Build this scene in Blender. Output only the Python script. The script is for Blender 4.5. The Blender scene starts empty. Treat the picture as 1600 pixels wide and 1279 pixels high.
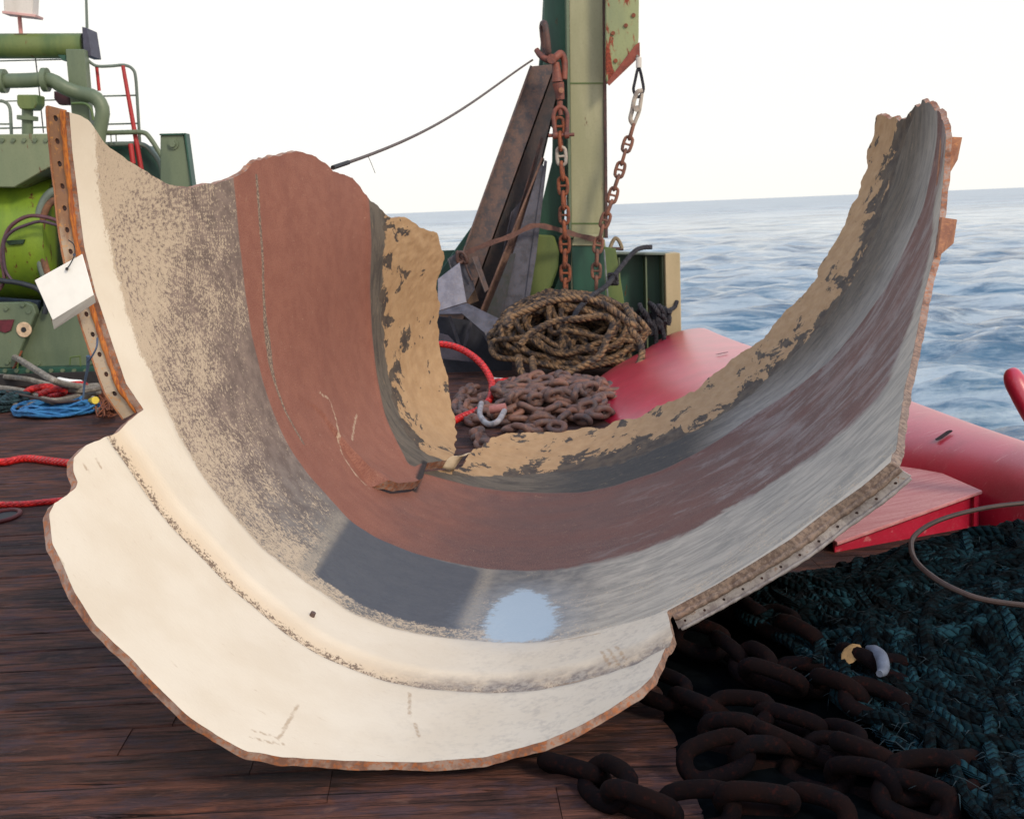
import bpy, bmesh, math, random
import numpy as np
from mathutils import Vector, Matrix, noise as mnoise
from mathutils.geometry import delaunay_2d_cdt

random.seed(7)
rng = np.random.default_rng(7)
S = bpy.context.scene
COL = S.collection
rad = math.radians

# ------------------------------------------------------------------ camera
F_PX = 1865.0            # focal length in pixels of the 1600 px wide picture
PITCH = rad(9.563)
SLOPE = -0.0414          # the horizon's tilt in the picture
SHELL_R = 1.65           # radius of the booster case, metres
CAM_H = 1.765

n_ = math.hypot(1, SLOPE)
up_c = np.array([SLOPE * math.cos(PITCH) / n_, -math.cos(PITCH) / n_, -math.sin(PITCH)])
fh_c = np.array([0, 0, 1.0]) - up_c[2] * up_c
fh_c /= np.linalg.norm(fh_c)
rt_c = np.cross(fh_c, up_c)
M_CW = np.array([rt_c, fh_c, up_c])       # picture axes (right, down, forward) -> world
CAM = np.array([0, 0, CAM_H])


def ray(px, py):
    return M_CW @ np.array([(px - 800) / F_PX, (py - 639.5) / F_PX, 1.0])


def G(px, py, z=0.0):
    """the point of the level z that the sight line through a picture point meets"""
    d = ray(px, py)
    return CAM + d * ((z - CAM_H) / d[2])


def P(px, py, y):
    """the point at distance y ahead on the sight line through a picture point"""
    d = ray(px, py)
    return CAM + d * (y / d[1])


cd = bpy.data.cameras.new('camera')
cam = bpy.data.objects.new('camera', cd)
COL.objects.link(cam)
Mw = Matrix(((M_CW[0][0], -M_CW[0][1], -M_CW[0][2], 0),
             (M_CW[1][0], -M_CW[1][1], -M_CW[1][2], 0),
             (M_CW[2][0], -M_CW[2][1], -M_CW[2][2], CAM_H), (0, 0, 0, 1)))
cam.matrix_world = Mw
cd.sensor_width = 36
cd.lens = 36 * F_PX / 1600
cd.clip_end = 20000
cd.clip_start = 0.05
cd.dof.use_dof = True
cd.dof.focus_distance = 4.6
cd.dof.aperture_fstop = 8
S.camera = cam

# ------------------------------------------------------------------ world, sun, exposure
W = bpy.data.worlds.new("World")
S.world = W
W.use_nodes = True
wn = W.node_tree
wn.nodes.clear()
w_out = wn.nodes.new('ShaderNodeOutputWorld')
w_bg = wn.nodes.new('ShaderNodeBackground')
w_sky = wn.nodes.new('ShaderNodeTexSky')
w_sky.sky_type = 'NISHITA'
w_sky.sun_disc = False
SUN_EL, SUN_AZ = rad(34), rad(143)       # azimuth measured clockwise from +Y (ahead); the sun stands behind right
w_sky.sun_elevation = SUN_EL
w_sky.sun_rotation = SUN_AZ
w_sky.dust_density = 6
w_sky.air_density = 1.5
w_geo = wn.nodes.new('ShaderNodeNewGeometry')
w_sep = wn.nodes.new('ShaderNodeSeparateXYZ')
w_ramp = wn.nodes.new('ShaderNodeValToRGB')    # high thin overcast: cream at the horizon, bluish white overhead
w_tc = wn.nodes.new('ShaderNodeTexCoord')
wn.links.new(w_tc.outputs['Generated'], w_sep.inputs[0])
wn.links.new(w_sep.outputs['Z'], w_ramp.inputs[0])
cr = w_ramp.color_ramp
cr.elements[0].position = 0.0
cr.elements[0].color = (8.1, 7.95, 7.5, 1)
cr.elements[1].position = 1.0
cr.elements[1].color = (3.6, 4.8, 7.2, 1)
for pos_, c_ in ((0.04, (8.3, 8.15, 7.75, 1)), (0.2, (8.2, 8.0, 7.5, 1)), (0.5, (7.0, 7.4, 8.2, 1))):
    e_ = cr.elements.new(pos_)
    e_.color = c_
w_mix = wn.nodes.new('ShaderNodeMixRGB')
w_mix.inputs[0].default_value = 0.9
wn.links.new(w_sky.outputs[0], w_mix.inputs[1])
wn.links.new(w_ramp.outputs[0], w_mix.inputs[2])
wn.links.new(w_mix.outputs[0], w_bg.inputs[0])
w_bg.inputs[1].default_value = 0.1
wn.links.new(w_bg.outputs[0], w_out.inputs[0])

sd = bpy.data.lights.new('sun', 'SUN')
sd.energy = 1.5
sd.angle = rad(11)
sd.color = (1.0, 0.86, 0.66)
sun = bpy.data.objects.new('sun', sd)
COL.objects.link(sun)
sdir = Vector((math.sin(SUN_AZ) * math.cos(SUN_EL), math.cos(SUN_AZ) * math.cos(SUN_EL), math.sin(SUN_EL)))
sun.rotation_euler = sdir.to_track_quat('Z', 'Y').to_euler()

S.view_settings.view_transform = 'Standard'
S.view_settings.look = 'None'
S.view_settings.exposure = 0.5
S.view_settings.gamma = 1
S.view_settings.use_curve_mapping = False
S.render.engine = 'CYCLES'
S.cycles.max_bounces = 6
S.cycles.use_denoising = True


# ------------------------------------------------------------------ helpers: objects
def tag(o, label=None, cat=None, group=None, kind=None):
    if label:
        o['label'] = label
    if cat:
        o['category'] = cat
    if group:
        o['group'] = group
    if kind:
        o['kind'] = kind
    return o


WLOC = {}


def thing(name, loc, label, cat, group=None):
    o = bpy.data.objects.new(name, None)
    o.empty_display_size = 0.1
    COL.objects.link(o)
    o.location = [float(v) for v in loc]
    WLOC[o.name] = Vector(o.location)
    return tag(o, label, cat, group)


def mesh_of(name, V, Fc, mat, uv=None, smooth=False):
    me = bpy.data.meshes.new(name)
    me.from_pydata([tuple(map(float, v)) for v in V], [], Fc)
    if mat is not None:
        me.materials.append(mat)
    if smooth:
        me.shade_smooth()
    if uv is not None:
        l = me.uv_layers.new(name='UVMap')
        idx = np.empty(len(me.loops), dtype=np.int32)
        me.loops.foreach_get('vertex_index', idx)
        l.data.foreach_set('uv', np.asarray(uv, dtype=np.float32)[idx].ravel())
    me.update()
    return me


def place(name, me, parent=None, loc=None):
    """link a mesh whose coordinates are world coordinates"""
    o = bpy.data.objects.new(name, me)
    COL.objects.link(o)
    if parent is not None:
        o.parent = parent
        pl = WLOC[parent.name]
        me_loc = Vector(loc) if loc is not None else pl
        if loc is None:
            me.transform(Matrix.Translation(-pl))
            WLOC[o.name] = pl
        else:
            o.location = Vector(loc) - pl
            WLOC[o.name] = Vector(loc)
    else:
        if loc is None:
            co = np.empty(len(me.vertices) * 3, dtype=np.float32)
            me.vertices.foreach_get('co', co)
            co = co.reshape(-1, 3)
            base = Vector((float(co[:, 0].mean()), float(co[:, 1].mean()), float(co[:, 2].min())))
            me.transform(Matrix.Translation(-base))
            o.location = base
        else:
            o.location = Vector(loc)
        WLOC[o.name] = Vector(o.location)
    return o


class MB:
    """collects vertices and faces of ONE part"""

    def __init__(s):
        s.V, s.F, s.U = [], [], []

    def add(s, V, Fc, U=None):
        n = len(s.V)
        s.V += [tuple(map(float, v)) for v in V]
        s.F += [tuple(i + n for i in f) for f in Fc]
        s.U += list(U) if U is not None else [(0, 0)] * len(V)
        return s

    def tube(s, pts, r, seg=8, lobes=0, pitch=0.1, depth=0.18, caps=True, closed=False, rfun=None):
        pts = np.asarray(pts, float)
        n = len(pts)
        if closed:
            T = np.roll(pts, -1, 0) - np.roll(pts, 1, 0)
        else:
            T = np.gradient(pts, axis=0)
        T /= np.linalg.norm(T, axis=1)[:, None] + 1e-12
        a = np.array([0, 0, 1.0]) if abs(T[0][2]) < .9 else np.array([1.0, 0, 0])
        N = np.cross(T[0], a)
        N /= np.linalg.norm(N)
        V, U = [], []
        L = 0
        Ns = []
        for i in range(n):
            N = N - T[i] * (N @ T[i])
            N /= np.linalg.norm(N) + 1e-12
            Ns.append(N)
        if closed:
            # spread the twist left at the seam
            N1 = Ns[-1] - T[0] * (Ns[-1] @ T[0])
            N1 /= np.linalg.norm(N1)
            ang = math.atan2(np.cross(N1, Ns[0]) @ T[0], N1 @ Ns[0])
        for i in range(n):
            N = Ns[i]
            B = np.cross(T[i], N)
            if i:
                L += np.linalg.norm(pts[i] - pts[i - 1])
            rr = r * (rfun(i / (n - 1)) if rfun else 1)
            off = ang * i / n if closed else 0
            for k in range(seg):
                t = 2 * math.pi * k / seg + off
                q = rr
                if lobes:
                    c = math.cos(lobes * (t - 2 * math.pi * L / pitch) * 0.5)
                    q = rr * (1 - depth + depth * abs(c) * 1.4)
                V.append(pts[i] + (N * math.cos(t) + B * math.sin(t)) * q)
                U.append((L, k / seg))
        Fc = []
        for i in range(n - 1 + (1 if closed else 0)):
            j = (i + 1) % n
            for k in range(seg):
                k2 = (k + 1) % seg
                Fc.append((i * seg + k, i * seg + k2, j * seg + k2, j * seg + k))
        if caps and not closed:
            Fc.append(tuple(range(seg - 1, -1, -1)))
            Fc.append(tuple((n - 1) * seg + k for k in range(seg)))
        return s.add(V, Fc, U)

    def box(s, c, sx, sy, sz, rot=None, bev=0.0):
        bm = bmesh.new()
        bmesh.ops.create_cube(bm, size=1)
        for v in bm.verts:
            v.co = Vector((v.co.x * sx, v.co.y * sy, v.co.z * sz))
        if bev:
            bmesh.ops.bevel(bm, geom=bm.edges[:], offset=bev, segments=1, affect='EDGES')
        if rot is not None:
            bmesh.ops.transform(bm, matrix=rot.to_4x4(), verts=bm.verts)
        bm.verts.index_update()
        c = Vector([float(x) for x in c])
        s.add([v.co + c for v in bm.verts], [[v.index for v in f.verts] for f in bm.faces])
        bm.free()
        return s

    def prism(s, poly, vec, bev=0.0):
        """a flat polygon given thickness along vec"""
        poly = [Vector([float(x) for x in p]) for p in poly]
        vec = Vector([float(x) for x in vec])
        bm = bmesh.new()
        a = [bm.verts.new(p) for p in poly]
        b = [bm.verts.new(p + vec) for p in poly]
        n = len(poly)
        bm.faces.new(a[::-1])
        bm.faces.new(b)
        for i in range(n):
            bm.faces.new((a[i], a[(i + 1) % n], b[(i + 1) % n], b[i]))
        bmesh.ops.recalc_face_normals(bm, faces=bm.faces)
        if bev:
            bmesh.ops.bevel(bm, geom=bm.edges[:], offset=bev, segments=1, affect='EDGES', clamp_overlap=True)
        bm.verts.index_update()
        s.add([v.co.copy() for v in bm.verts], [[v.index for v in f.verts] for f in bm.faces])
        bm.free()
        return s

    def rod(s, a, b, r, seg=10, r2=None):
        a, b = np.asarray(a, float), np.asarray(b, float)
        return s.tube([a, (a + b) / 2, b], r, seg, rfun=(lambda t: 1 + (r2 / r - 1) * t) if r2 else None)

    def build(s, name, mat, parent=None, smooth=False, label=None, loc=None):
        me = mesh_of(name, s.V, s.F, mat, s.U, smooth)
        if smooth:
            me.set_sharp_from_angle(angle=rad(40))
        o = place(name, me, parent, loc)
        if label:
            o['label'] = label
        return o


def cat_rom(pts, n=8, closed=False):
    pts = [np.asarray(p, float) for p in pts]
    out = []
    m = len(pts)
    rg = range(m) if closed else range(m - 1)
    for i in rg:
        if closed:
            p0, p1, p2, p3 = pts[i - 1], pts[i], pts[(i + 1) % m], pts[(i + 2) % m]
        else:
            p1, p2 = pts[i], pts[i + 1]
            p0 = pts[i - 1] if i else 2 * p1 - p2
            p3 = pts[i + 2] if i + 2 < m else 2 * p2 - p1
        for k in range(n):
            t = k / n
            out.append(0.5 * ((2 * p1) + (-p0 + p2) * t + (2 * p0 - 5 * p1 + 4 * p2 - p3) * t * t + (-p0 + 3 * p1 - 3 * p2 + p3) * t ** 3))
    if not closed:
        out.append(pts[-1])
    return np.array(out)


def resample(pts, step, closed=False):
    pts = np.asarray(pts, float)
    if closed:
        pts = np.vstack([pts, pts[:1]])
    d = np.r_[0, np.cumsum(np.linalg.norm(np.diff(pts, axis=0), axis=1))]
    n = max(3, int(d[-1] / step))
    t = np.linspace(0, d[-1], n + 1)
    out = np.stack([np.interp(t, d, pts[:, k]) for k in range(pts.shape[1])], 1)
    return out[:-1] if closed else out


# ------------------------------------------------------------------ helpers: materials
class NT:
    def __init__(s, name):
        s.m = bpy.data.materials.new(name)
        s.m.use_nodes = True
        s.t = s.m.node_tree
        s.t.nodes.clear()
        s.out = s.t.nodes.new('ShaderNodeOutputMaterial')
        s.b = s.t.nodes.new('ShaderNodeBsdfPrincipled')
        s.t.links.new(s.b.outputs[0], s.out.inputs[0])

    def n(s, ty, **kw):
        o = s.t.nodes.new(ty)
        for k, v in kw.items():
            setattr(o, k, v)
        return o

    def put(s, sock, v):
        if hasattr(v, 'is_linked') or isinstance(v, bpy.types.NodeSocket):
            s.t.links.new(v, sock)
        elif isinstance(v, (tuple, list)) and len(v) == 3 and sock.type == 'RGBA':
            sock.default_value = (*v, 1)
        else:
            sock.default_value = v

    def math(s, op, a, b=0.0, c=0.0, clamp=False):
        o = s.n('ShaderNodeMath', operation=op, use_clamp=clamp)
        s.put(o.inputs[0], a)
        s.put(o.inputs[1], b)
        s.put(o.inputs[2], c)
        return o.outputs[0]

    def add(s, a, b): return s.math('ADD', a, b)
    def sub(s, a, b): return s.math('SUBTRACT', a, b)
    def mul(s, a, b): return s.math('MULTIPLY', a, b)
    def mx(s, a, b): return s.math('MAXIMUM', a, b)
    def mn(s, a, b): return s.math('MINIMUM', a, b)

    def step(s, x, lo, hi):
        """0 below lo, 1 above hi (smooth); hi < lo turns it round"""
        o = s.n('ShaderNodeMapRange', interpolation_type='SMOOTHSTEP', clamp=True)
        s.put(o.inputs[0], x)
        if not (isinstance(lo, (float, int)) and isinstance(hi, (float, int))):
            s.put(o.inputs[1], lo); s.put(o.inputs[2], hi); return o.outputs[0]
        if hi >= lo:
            o.inputs[1].default_value, o.inputs[2].default_value = lo, hi
            o.inputs[3].default_value, o.inputs[4].default_value = 0, 1
        else:
            o.inputs[1].default_value, o.inputs[2].default_value = hi, lo
            o.inputs[3].default_value, o.inputs[4].default_value = 1, 0
        return o.outputs[0]

    def mix(s, f, a, b, mode='MIX'):
        o = s.n('ShaderNodeMixRGB', blend_type=mode)
        s.put(o.inputs[0], f)
        s.put(o.inputs[1], a)
        s.put(o.inputs[2], b)
        return o.outputs[0]

    def co(s, kind='Object', scale=(1, 1, 1), rot=(0, 0, 0), loc=(0, 0, 0)):
        if kind == 'World':
            v = s.n('ShaderNodeNewGeometry').outputs['Position']
        else:
            v = s.n('ShaderNodeTexCoord').outputs[kind]
        o = s.n('ShaderNodeMapping')
        s.t.links.new(v, o.inputs[0])
        o.inputs['Scale'].default_value = scale
        o.inputs['Rotation'].default_value = rot
        o.inputs['Location'].default_value = loc
        return o.outputs[0]

    def noise(s, co, scale, detail=4, rough=.55, dist=0.0):
        o = s.n('ShaderNodeTexNoise')
        s.put(o.inputs['Vector'], co)
        o.inputs['Scale'].default_value = scale
        o.inputs['Detail'].default_value = detail
        o.inputs['Roughness'].default_value = rough
        o.inputs['Distortion'].default_value = dist
        return o.outputs[0]

    def attr(s, name, out='Fac'):
        o = s.n('ShaderNodeAttribute', attribute_name=name)
        return o.outputs[out]

    def bump(s, h, strength=.3, dist=.01):
        o = s.n('ShaderNodeBump')
        o.inputs['Strength'].default_value = strength
        o.inputs['Distance'].default_value = dist
        s.put(o.inputs['Height'], h)
        s.t.links.new(o.outputs[0], s.b.inputs['Normal'])
        return o

    def fin(s, color, rough=.6, metal=0.0, spec=None):
        s.put(s.b.inputs['Base Color'], color)
        s.put(s.b.inputs['Roughness'], rough)
        s.put(s.b.inputs['Metallic'], metal)
        if spec is not None:
            s.b.inputs['Specular IOR Level'].default_value = spec
        return s.m


def paint(name, c, c2=None, rust=0.25, rustc=(.16, .05, .018), scale=1.0, rough=.5, bump=.25, streak=(1, 1, .25), patch=None):
    """weathered paint: tone drift, grime streaks, rust that eats through in spots"""
    t = NT(name)
    co = t.co('World')
    cs = t.co('World', scale=streak)
    c2 = c2 or tuple(x * .6 for x in c)
    big = t.noise(cs, 3 * scale, 5, .6)
    fine = t.noise(co, 40 * scale, 4, .7)
    col = t.mix(t.step(big, .35, .68), c, c2)
    col = t.mix(t.mul(t.step(fine, .45, .8), .35), col, tuple(x * .5 for x in c))
    rn = t.noise(cs, 7 * scale, 8, .68)
    rm = t.step(rn, .72 - rust * .5, .77 - rust * .5)
    rcol = t.mix(t.step(fine, .35, .65), rustc, (rustc[0] * .4, rustc[1] * .35, rustc[2] * .4))
    if patch:
        pn = t.noise(co, 2.2, 2, .4)
        col = t.mix(t.step(pn, .60, .62), col, patch)
    col = t.mix(rm, col, rcol)
    t.bump(t.add(t.mul(fine, .5), t.mul(rm, .8)), bump, .004)
    return t.fin(col, t.add(rough, t.mul(rm, .3)))


def rusty(name, c=(.13, .05, .025), c2=(.05, .025, .02), c3=(.24, .09, .04), rough=.8, scale=1.0):
    t = NT(name)
    co = t.co('World')
    a = t.noise(co, 9 * scale, 6, .65)
    b = t.noise(co, 45 * scale, 5, .7)
    col = t.mix(t.step(a, .35, .62), c2, c)
    col = t.mix(t.mul(t.step(b, .52, .7), .7), col, c3)
    t.bump(t.add(t.mul(a, .6), b), .5, .004)
    return t.fin(col, rough)


def plain(name, c, rough=.5, metal=0.0, var=.25, scale=20, bump=.15):
    t = NT(name)
    co = t.co('World')
    a = t.noise(co, scale, 5, .6)
    col = t.mix(t.step(a, .3, .7), tuple(x * (1 - var) for x in c), tuple(min(1, x * (1 + var)) for x in c))
    t.bump(a, bump, .003)
    return t.fin(col, rough, metal)


def ropemat(name, c, c2, pitch=.12, lobes=3, rough=.85, band=.5):
    """laid rope: the strand grooves follow the rope's own length"""
    t = NT(name)
    uv = t.n('ShaderNodeTexCoord').outputs['UV']
    sp = t.n('ShaderNodeSeparateXYZ')
    t.t.links.new(uv, sp.inputs[0])
    ph = t.sub(t.mul(sp.outputs[1], float(lobes)), t.mul(sp.outputs[0], lobes / pitch))
    w = t.math('ABSOLUTE', t.math('SINE', t.mul(ph, math.pi)))
    co = t.co('World')
    a = t.noise(co, 14, 5, .6)
    b = t.noise(co, 120, 3, .6)
    col = t.mix(t.step(t.add(a, t.mul(t.sub(b, .5), .4)), .38, .62), c2, c)
    col = t.mix(t.mul(t.step(w, .45, .05), band), col, tuple(x * .25 for x in c2))
    t.bump(t.add(w, t.mul(b, .35)), .8, .01)
    return t.fin(col, rough)

# ================================================================== SEA, HULL, DECK
def build_sea():
    nr, na = 880, 820
    r = 7 * (9000 / 7) ** (np.linspace(0, 1, nr))
    th = np.radians(np.linspace(-50, 50, na))
    Rr, T = np.meshgrid(r, th, indexing='ij')
    X, Y = Rr * np.sin(T), Rr * np.cos(T)
    Z = np.zeros_like(X)
    cell = Rr * (math.log(9000 / 7) / nr) * 1.2
    rs = np.random.default_rng(3)
    for wl, amp, cnt in ((24, .10, 5), (11, .10, 8), (6, .12, 10), (3.3, .12, 14), (1.9, .085, 14), (1.1, .042, 12)):
        for _ in range(cnt):
            w = wl * rs.uniform(.75, 1.3)
            a = math.radians(-8 + rs.normal(0, 26))
            k = 2 * math.pi / w
            ph = (X * math.sin(a) + Y * math.cos(a)) * k + rs.uniform(0, 6.28)
            ph = ph + .6 * np.sin((X * math.cos(a) - Y * math.sin(a)) * k * .23 + rs.uniform(0, 6.28))
            sh = 1 - 2 * np.abs(np.sin(ph / 2)) ** 1.25      # sharp crests, round troughs
            fade = np.clip((w / cell - 2.2) / 2.5, 0, 1)
            Z += amp / math.sqrt(cnt) * 1.5 * sh * fade
    Z -= 2.6
    V = np.stack([X, Y, Z], -1).reshape(-1, 3)
    idx = np.arange(nr * na).reshape(nr, na)
    F = np.stack([idx[:-1, :-1], idx[:-1, 1:], idx[1:, 1:], idx[1:, :-1]], -1).reshape(-1, 4)
    me = bpy.data.meshes.new('sea')
    me.vertices.add(len(V))
    me.vertices.foreach_set('co', V.astype(np.float32).ravel())
    me.loops.add(F.size)
    me.loops.foreach_set('vertex_index', F.astype(np.int32).ravel())
    me.polygons.add(len(F))
    me.polygons.foreach_set('loop_start', np.arange(0, F.size, 4, dtype=np.int32))
    me.update(calc_edges=True)
    me.shade_smooth()
    t = NT('sea_water')
    co = t.co('World', scale=(1, 1.0, 1), rot=(0, 0, rad(28)))
    co2 = t.co('World', scale=(.7, 1.25, 1), rot=(0, 0, rad(6)))
    a = t.noise(co2, 2.0, 8, .68)
    b = t.noise(co, .06, 4, .6)
    gq = t.n('ShaderNodeNewGeometry').outputs['Position']
    lq = t.n('ShaderNodeVectorMath', operation='LENGTH')
    t.t.links.new(gq, lq.inputs[0])
    a = t.add(t.mul(a, .6), t.mul(t.noise(t.co('World', scale=(.35, 1.0, 1), rot=(0, 0, rad(-4))), .9, 5, .6), 1.0))
    t.bump(t.mul(a, t.add(.12, t.mul(t.step(lq.outputs['Value'], 220, 18), .88))), 1.0, .17)
    col = t.mix(t.step(b, .4, .6), (.02, .075, .15), (.05, .14, .235))
    sil = t.noise(t.co('World', scale=(.18, .8, 1), rot=(0, 0, rad(5))), 1.3, 8, .72, .4)
    glint2 = t.noise(t.co('World', scale=(.02, .12, 1), rot=(0, 0, rad(3))), 1.0, 7, .7, .3)
    col = t.mix(t.mul(t.step(t.add(t.mul(sil, .5), t.mul(glint2, .5)), .41, .55), .72), col, (.44, .52, .58))  # pale streaks painted in for sky glints off the ripples
    t.b.inputs['Specular IOR Level'].default_value = .8
    t.b.inputs['IOR'].default_value = 1.33
    gp_ = t.n('ShaderNodeNewGeometry').outputs['Position']
    ln = t.n('ShaderNodeVectorMath', operation='LENGTH')
    t.t.links.new(gp_, ln.inputs[0])
    rgh = t.add(.09, t.mul(t.step(ln.outputs['Value'], 60, 500), .2))
    me.materials.append(t.fin(col, rgh))
    o = bpy.data.objects.new('sea', me)
    COL.objects.link(o)
    tag(o, kind='structure')


build_sea()


def hull_x(y):
    return 3.55 - (y - 4.0) * .155        # the ship's side


m_wood = None


def build_deck():
    t = NT('deck_wood')
    oi = t.n('ShaderNodeObjectInfo')
    rnd = oi.outputs['Random']
    co = t.co('World', scale=(.8, 6, 3))
    off = t.n('ShaderNodeVectorMath', operation='ADD')
    t.t.links.new(co, off.inputs[0])
    cmb = t.n('ShaderNodeCombineXYZ')
    t.put(cmb.inputs[0], t.mul(rnd, 37.0))
    t.put(cmb.inputs[2], t.mul(rnd, 91.0))
    t.t.links.new(cmb.outputs[0], off.inputs[1])
    g = t.noise(off.outputs[0], 4.0, 8, .68, .35)
    g2 = t.noise(off.outputs[0], 17.0, 5, .7)
    blot = t.noise(t.co('World', scale=(.7, 1.5, 1)), 2.3, 5, .62)
    blot2 = t.noise(t.co('World', scale=(1, 2, 1), loc=(3, 1, 0)), 5.5, 5, .65)
    col = t.mix(t.step(g, .34, .66), (.036, .015, .013), (.18, .070, .048))
    col = t.mix(t.mul(t.step(blot2, .46, .62), .6), col, (.066, .045, .062))          # grey worn wood
    col = t.mix(t.mul(t.step(blot, .50, .62), .7), col, (.022, .017, .022))
    wear = t.noise(t.co('World', scale=(.9, 2.2, 1), loc=(7, 2, 0)), 8, 7, .72, .6)
    col = t.mix(t.mul(t.step(wear, .56, .68), .5), col, (.20, .105, .08))           # soaked, oily patches
    col = t.mix(t.mul(t.step(g2, .56, .7), .55), col, (.17, .065, .038))
    col = t.mix(t.mul(rnd, .35), col, tuple((.03, .017, .014)))
    crk = t.noise(t.co('World', scale=(.35, 13, 3)), 3.2, 7, .75, .5)
    ck = t.step(crk, .565, .61)
    col = t.mix(t.mul(ck, .85), col, (.008, .005, .005))
    t.bump(t.sub(t.add(g, t.mul(g2, .7)), t.mul(ck, 1.3)), .9, .02)
    wood = t.fin(col, t.add(.62, t.mul(g2, .3)), spec=.22)
    dk = plain('deck_under', (.012, .01, .01), .9)
    # bearers under the planks: one dark base a little lower
    b = MB()
    poly = [(-9, -2.5, -.06), (hull_x(-2.5) + .3, -2.5, -.06), (hull_x(16.5) + .3, 16.5, -.06), (-9, 16.5, -.06)]
    b.prism(poly, (0, 0, -.25))
    deck = b.build('deck', dk)
    tag(deck, kind='structure')
    rr = random.Random(4)
    y = -2.2
    ang = rad(3.2)
    k = 0
    while y < 16.2:
        w = rr.uniform(.20, .235)
        x0, x1 = -8.6, hull_x(y) + .1
        cuts = [x0]
        x = x0 + rr.uniform(2.2, 4.6)
        while x < x1 - 1.2:
            cuts.append(x)
            x += rr.uniform(3.4, 5.2)
        cuts.append(x1)
        for a_, b_ in zip(cuts[:-1], cuts[1:]):
            L = (b_ - a_) / math.cos(ang) - .002
            h = .055
            c = .006
            wz = [(-w / 2 + .0022, -h), (w / 2 - .0022, -h), (w / 2 - .0022, -c), (w / 2 - .0022 - c, 0), (-w / 2 + .0022 + c, 0), (-w / 2 + .0022, -c)]
            m = 5
            V = []
            F = []
            for i in range(m):
                xx = -L / 2 + L * i / (m - 1)
                dy, dz = (rr.uniform(-.002, .002), rr.uniform(-.004, .001)) if 0 < i < m - 1 else (0, 0)
                V += [(xx, p + dy, q + dz) for p, q in wz]
            for i in range(m - 1):
                for j in range(6):
                    F.append((i * 6 + j, i * 6 + (j + 1) % 6, i * 6 + 6 + (j + 1) % 6, i * 6 + 6 + j))
            F.append((5, 4, 3, 2, 1, 0))
            F.append(tuple((m - 1) * 6 + j for j in range(6)))
            me = mesh_of('plank', V, F, wood)
            bm = bmesh.new(); bm.from_mesh(me); bmesh.ops.recalc_face_normals(bm, faces=bm.faces); bm.to_mesh(me); bm.free()
            xc = (a_ + b_) / 2
            o = bpy.data.objects.new('plank', me)
            COL.objects.link(o)
            o.parent = deck
            wl = Vector((xc, y + w / 2 + xc * math.tan(ang), rr.uniform(-.002, .003)))
            o.location = wl - Vector(deck.location)
            o.rotation_euler = (rad(rr.uniform(-.25, .25)), 0, ang)
        y += w
        k += 1
    # ship's side
    hb = MB()
    hb.prism([(hull_x(-2.5) + .3, -2.5, -.31), (hull_x(-2.5) + .3, -2.5, -3.6), (-9, -2.5, -3.6), (-9, -2.5, -.31)],
             (hull_x(16.5) - hull_x(-2.5), 19.0, 0))
    hull = hb.build('ship_hull', paint('hull_paint', (.02, .05, .035), (.01, .02, .015), .35, rough=.5))
    tag(hull, kind='structure')


build_deck()

# ================================================================== THE BOOSTER CASE SEGMENT
Q = np.array([2.28770e-01, -1.76730e-01, -1.45700e-02, -4.30030e-01,
              2.66851e+00, -2.48710e-01, 0.00000e+00, -6.77400e-02,
              6.04560e-01, 1.57664e+00, 2.45300e-02, -7.63000e-03,
              5.20000e-04, -2.89100e-02, -4.01000e-02, -3.60700e-02,
              1.56800e-02, 2.69200e-02, 1.10200e-02, -4.63300e-02,
              1.32000e-03, -1.31100e-02, -1.55000e-03])
ax = np.array([Q[0], Q[1], 1.0]); ax /= np.linalg.norm(ax)
au = np.cross(ax, [0, 1, 0]); au /= np.linalg.norm(au)
av = np.cross(ax, au)
C0 = Q[2:5]


def Rad(th, s):
    tp = np.clip(s - 1.40, 0, 1.6)          # the far rim was bent inwards
    s = np.clip(s, -.75, 1.80)
    R = np.ones_like(th * s) + Q[22] * s - .26 * tp ** 1.6
    m = 10
    for k in (2, 3, 4):
        R = R + (Q[m] + Q[m + 1] * s) * np.cos(k * th) + (Q[m + 2] + Q[m + 3] * s) * np.sin(k * th)
        m += 4
    return R


def px_to_surf(pts):
    """picture points -> (angle in degrees round the case, s along the axis), on the case's inner face"""
    pts = np.asarray(pts, float)
    D = np.stack([(pts[:, 0] - 800) / F_PX, (pts[:, 1] - 639.5) / F_PX, np.ones(len(pts))], 1)

    def f(t):
        Qp = D * t[:, None] - C0
        s = Qp @ ax
        d = Qp - s[:, None] * ax
        th = np.arctan2(d @ av, d @ au)
        return np.linalg.norm(d, axis=1) - Rad(th, s), th, s
    lo = np.full(len(pts), .5)
    hi = np.full(len(pts), np.nan)
    prev = lo.copy()
    for t in np.linspace(.5, 9, 700):
        tt = np.full(len(pts), t)
        v = f(tt)[0]
        new = np.isnan(hi) & (v > 0)
        hi[new] = t
        lo[new] = prev[new]
        prev[:] = t
    hi[np.isnan(hi)] = 9
    for _ in range(40):
        m = (lo + hi) / 2
        v = f(m)[0]
        lo = np.where(v <= 0, m, lo)
        hi = np.where(v > 0, m, hi)
    _, th, s = f((lo + hi) / 2)
    a = np.degrees(-th) % 360
    a = np.where(a > 300, a - 360, a)
    return np.stack([a, s], 1)


def surf_to_world(ang, s, inward=0.0):
    """inward is in metres towards the axis"""
    th = -np.radians(ang)
    r = Rad(th, s) - inward / SHELL_R
    Pc = C0 + s[..., None] * ax + r[..., None] * (np.cos(th)[..., None] * au + np.sin(th)[..., None] * av)
    return CAM + (SHELL_R * Pc) @ M_CW.T


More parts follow.
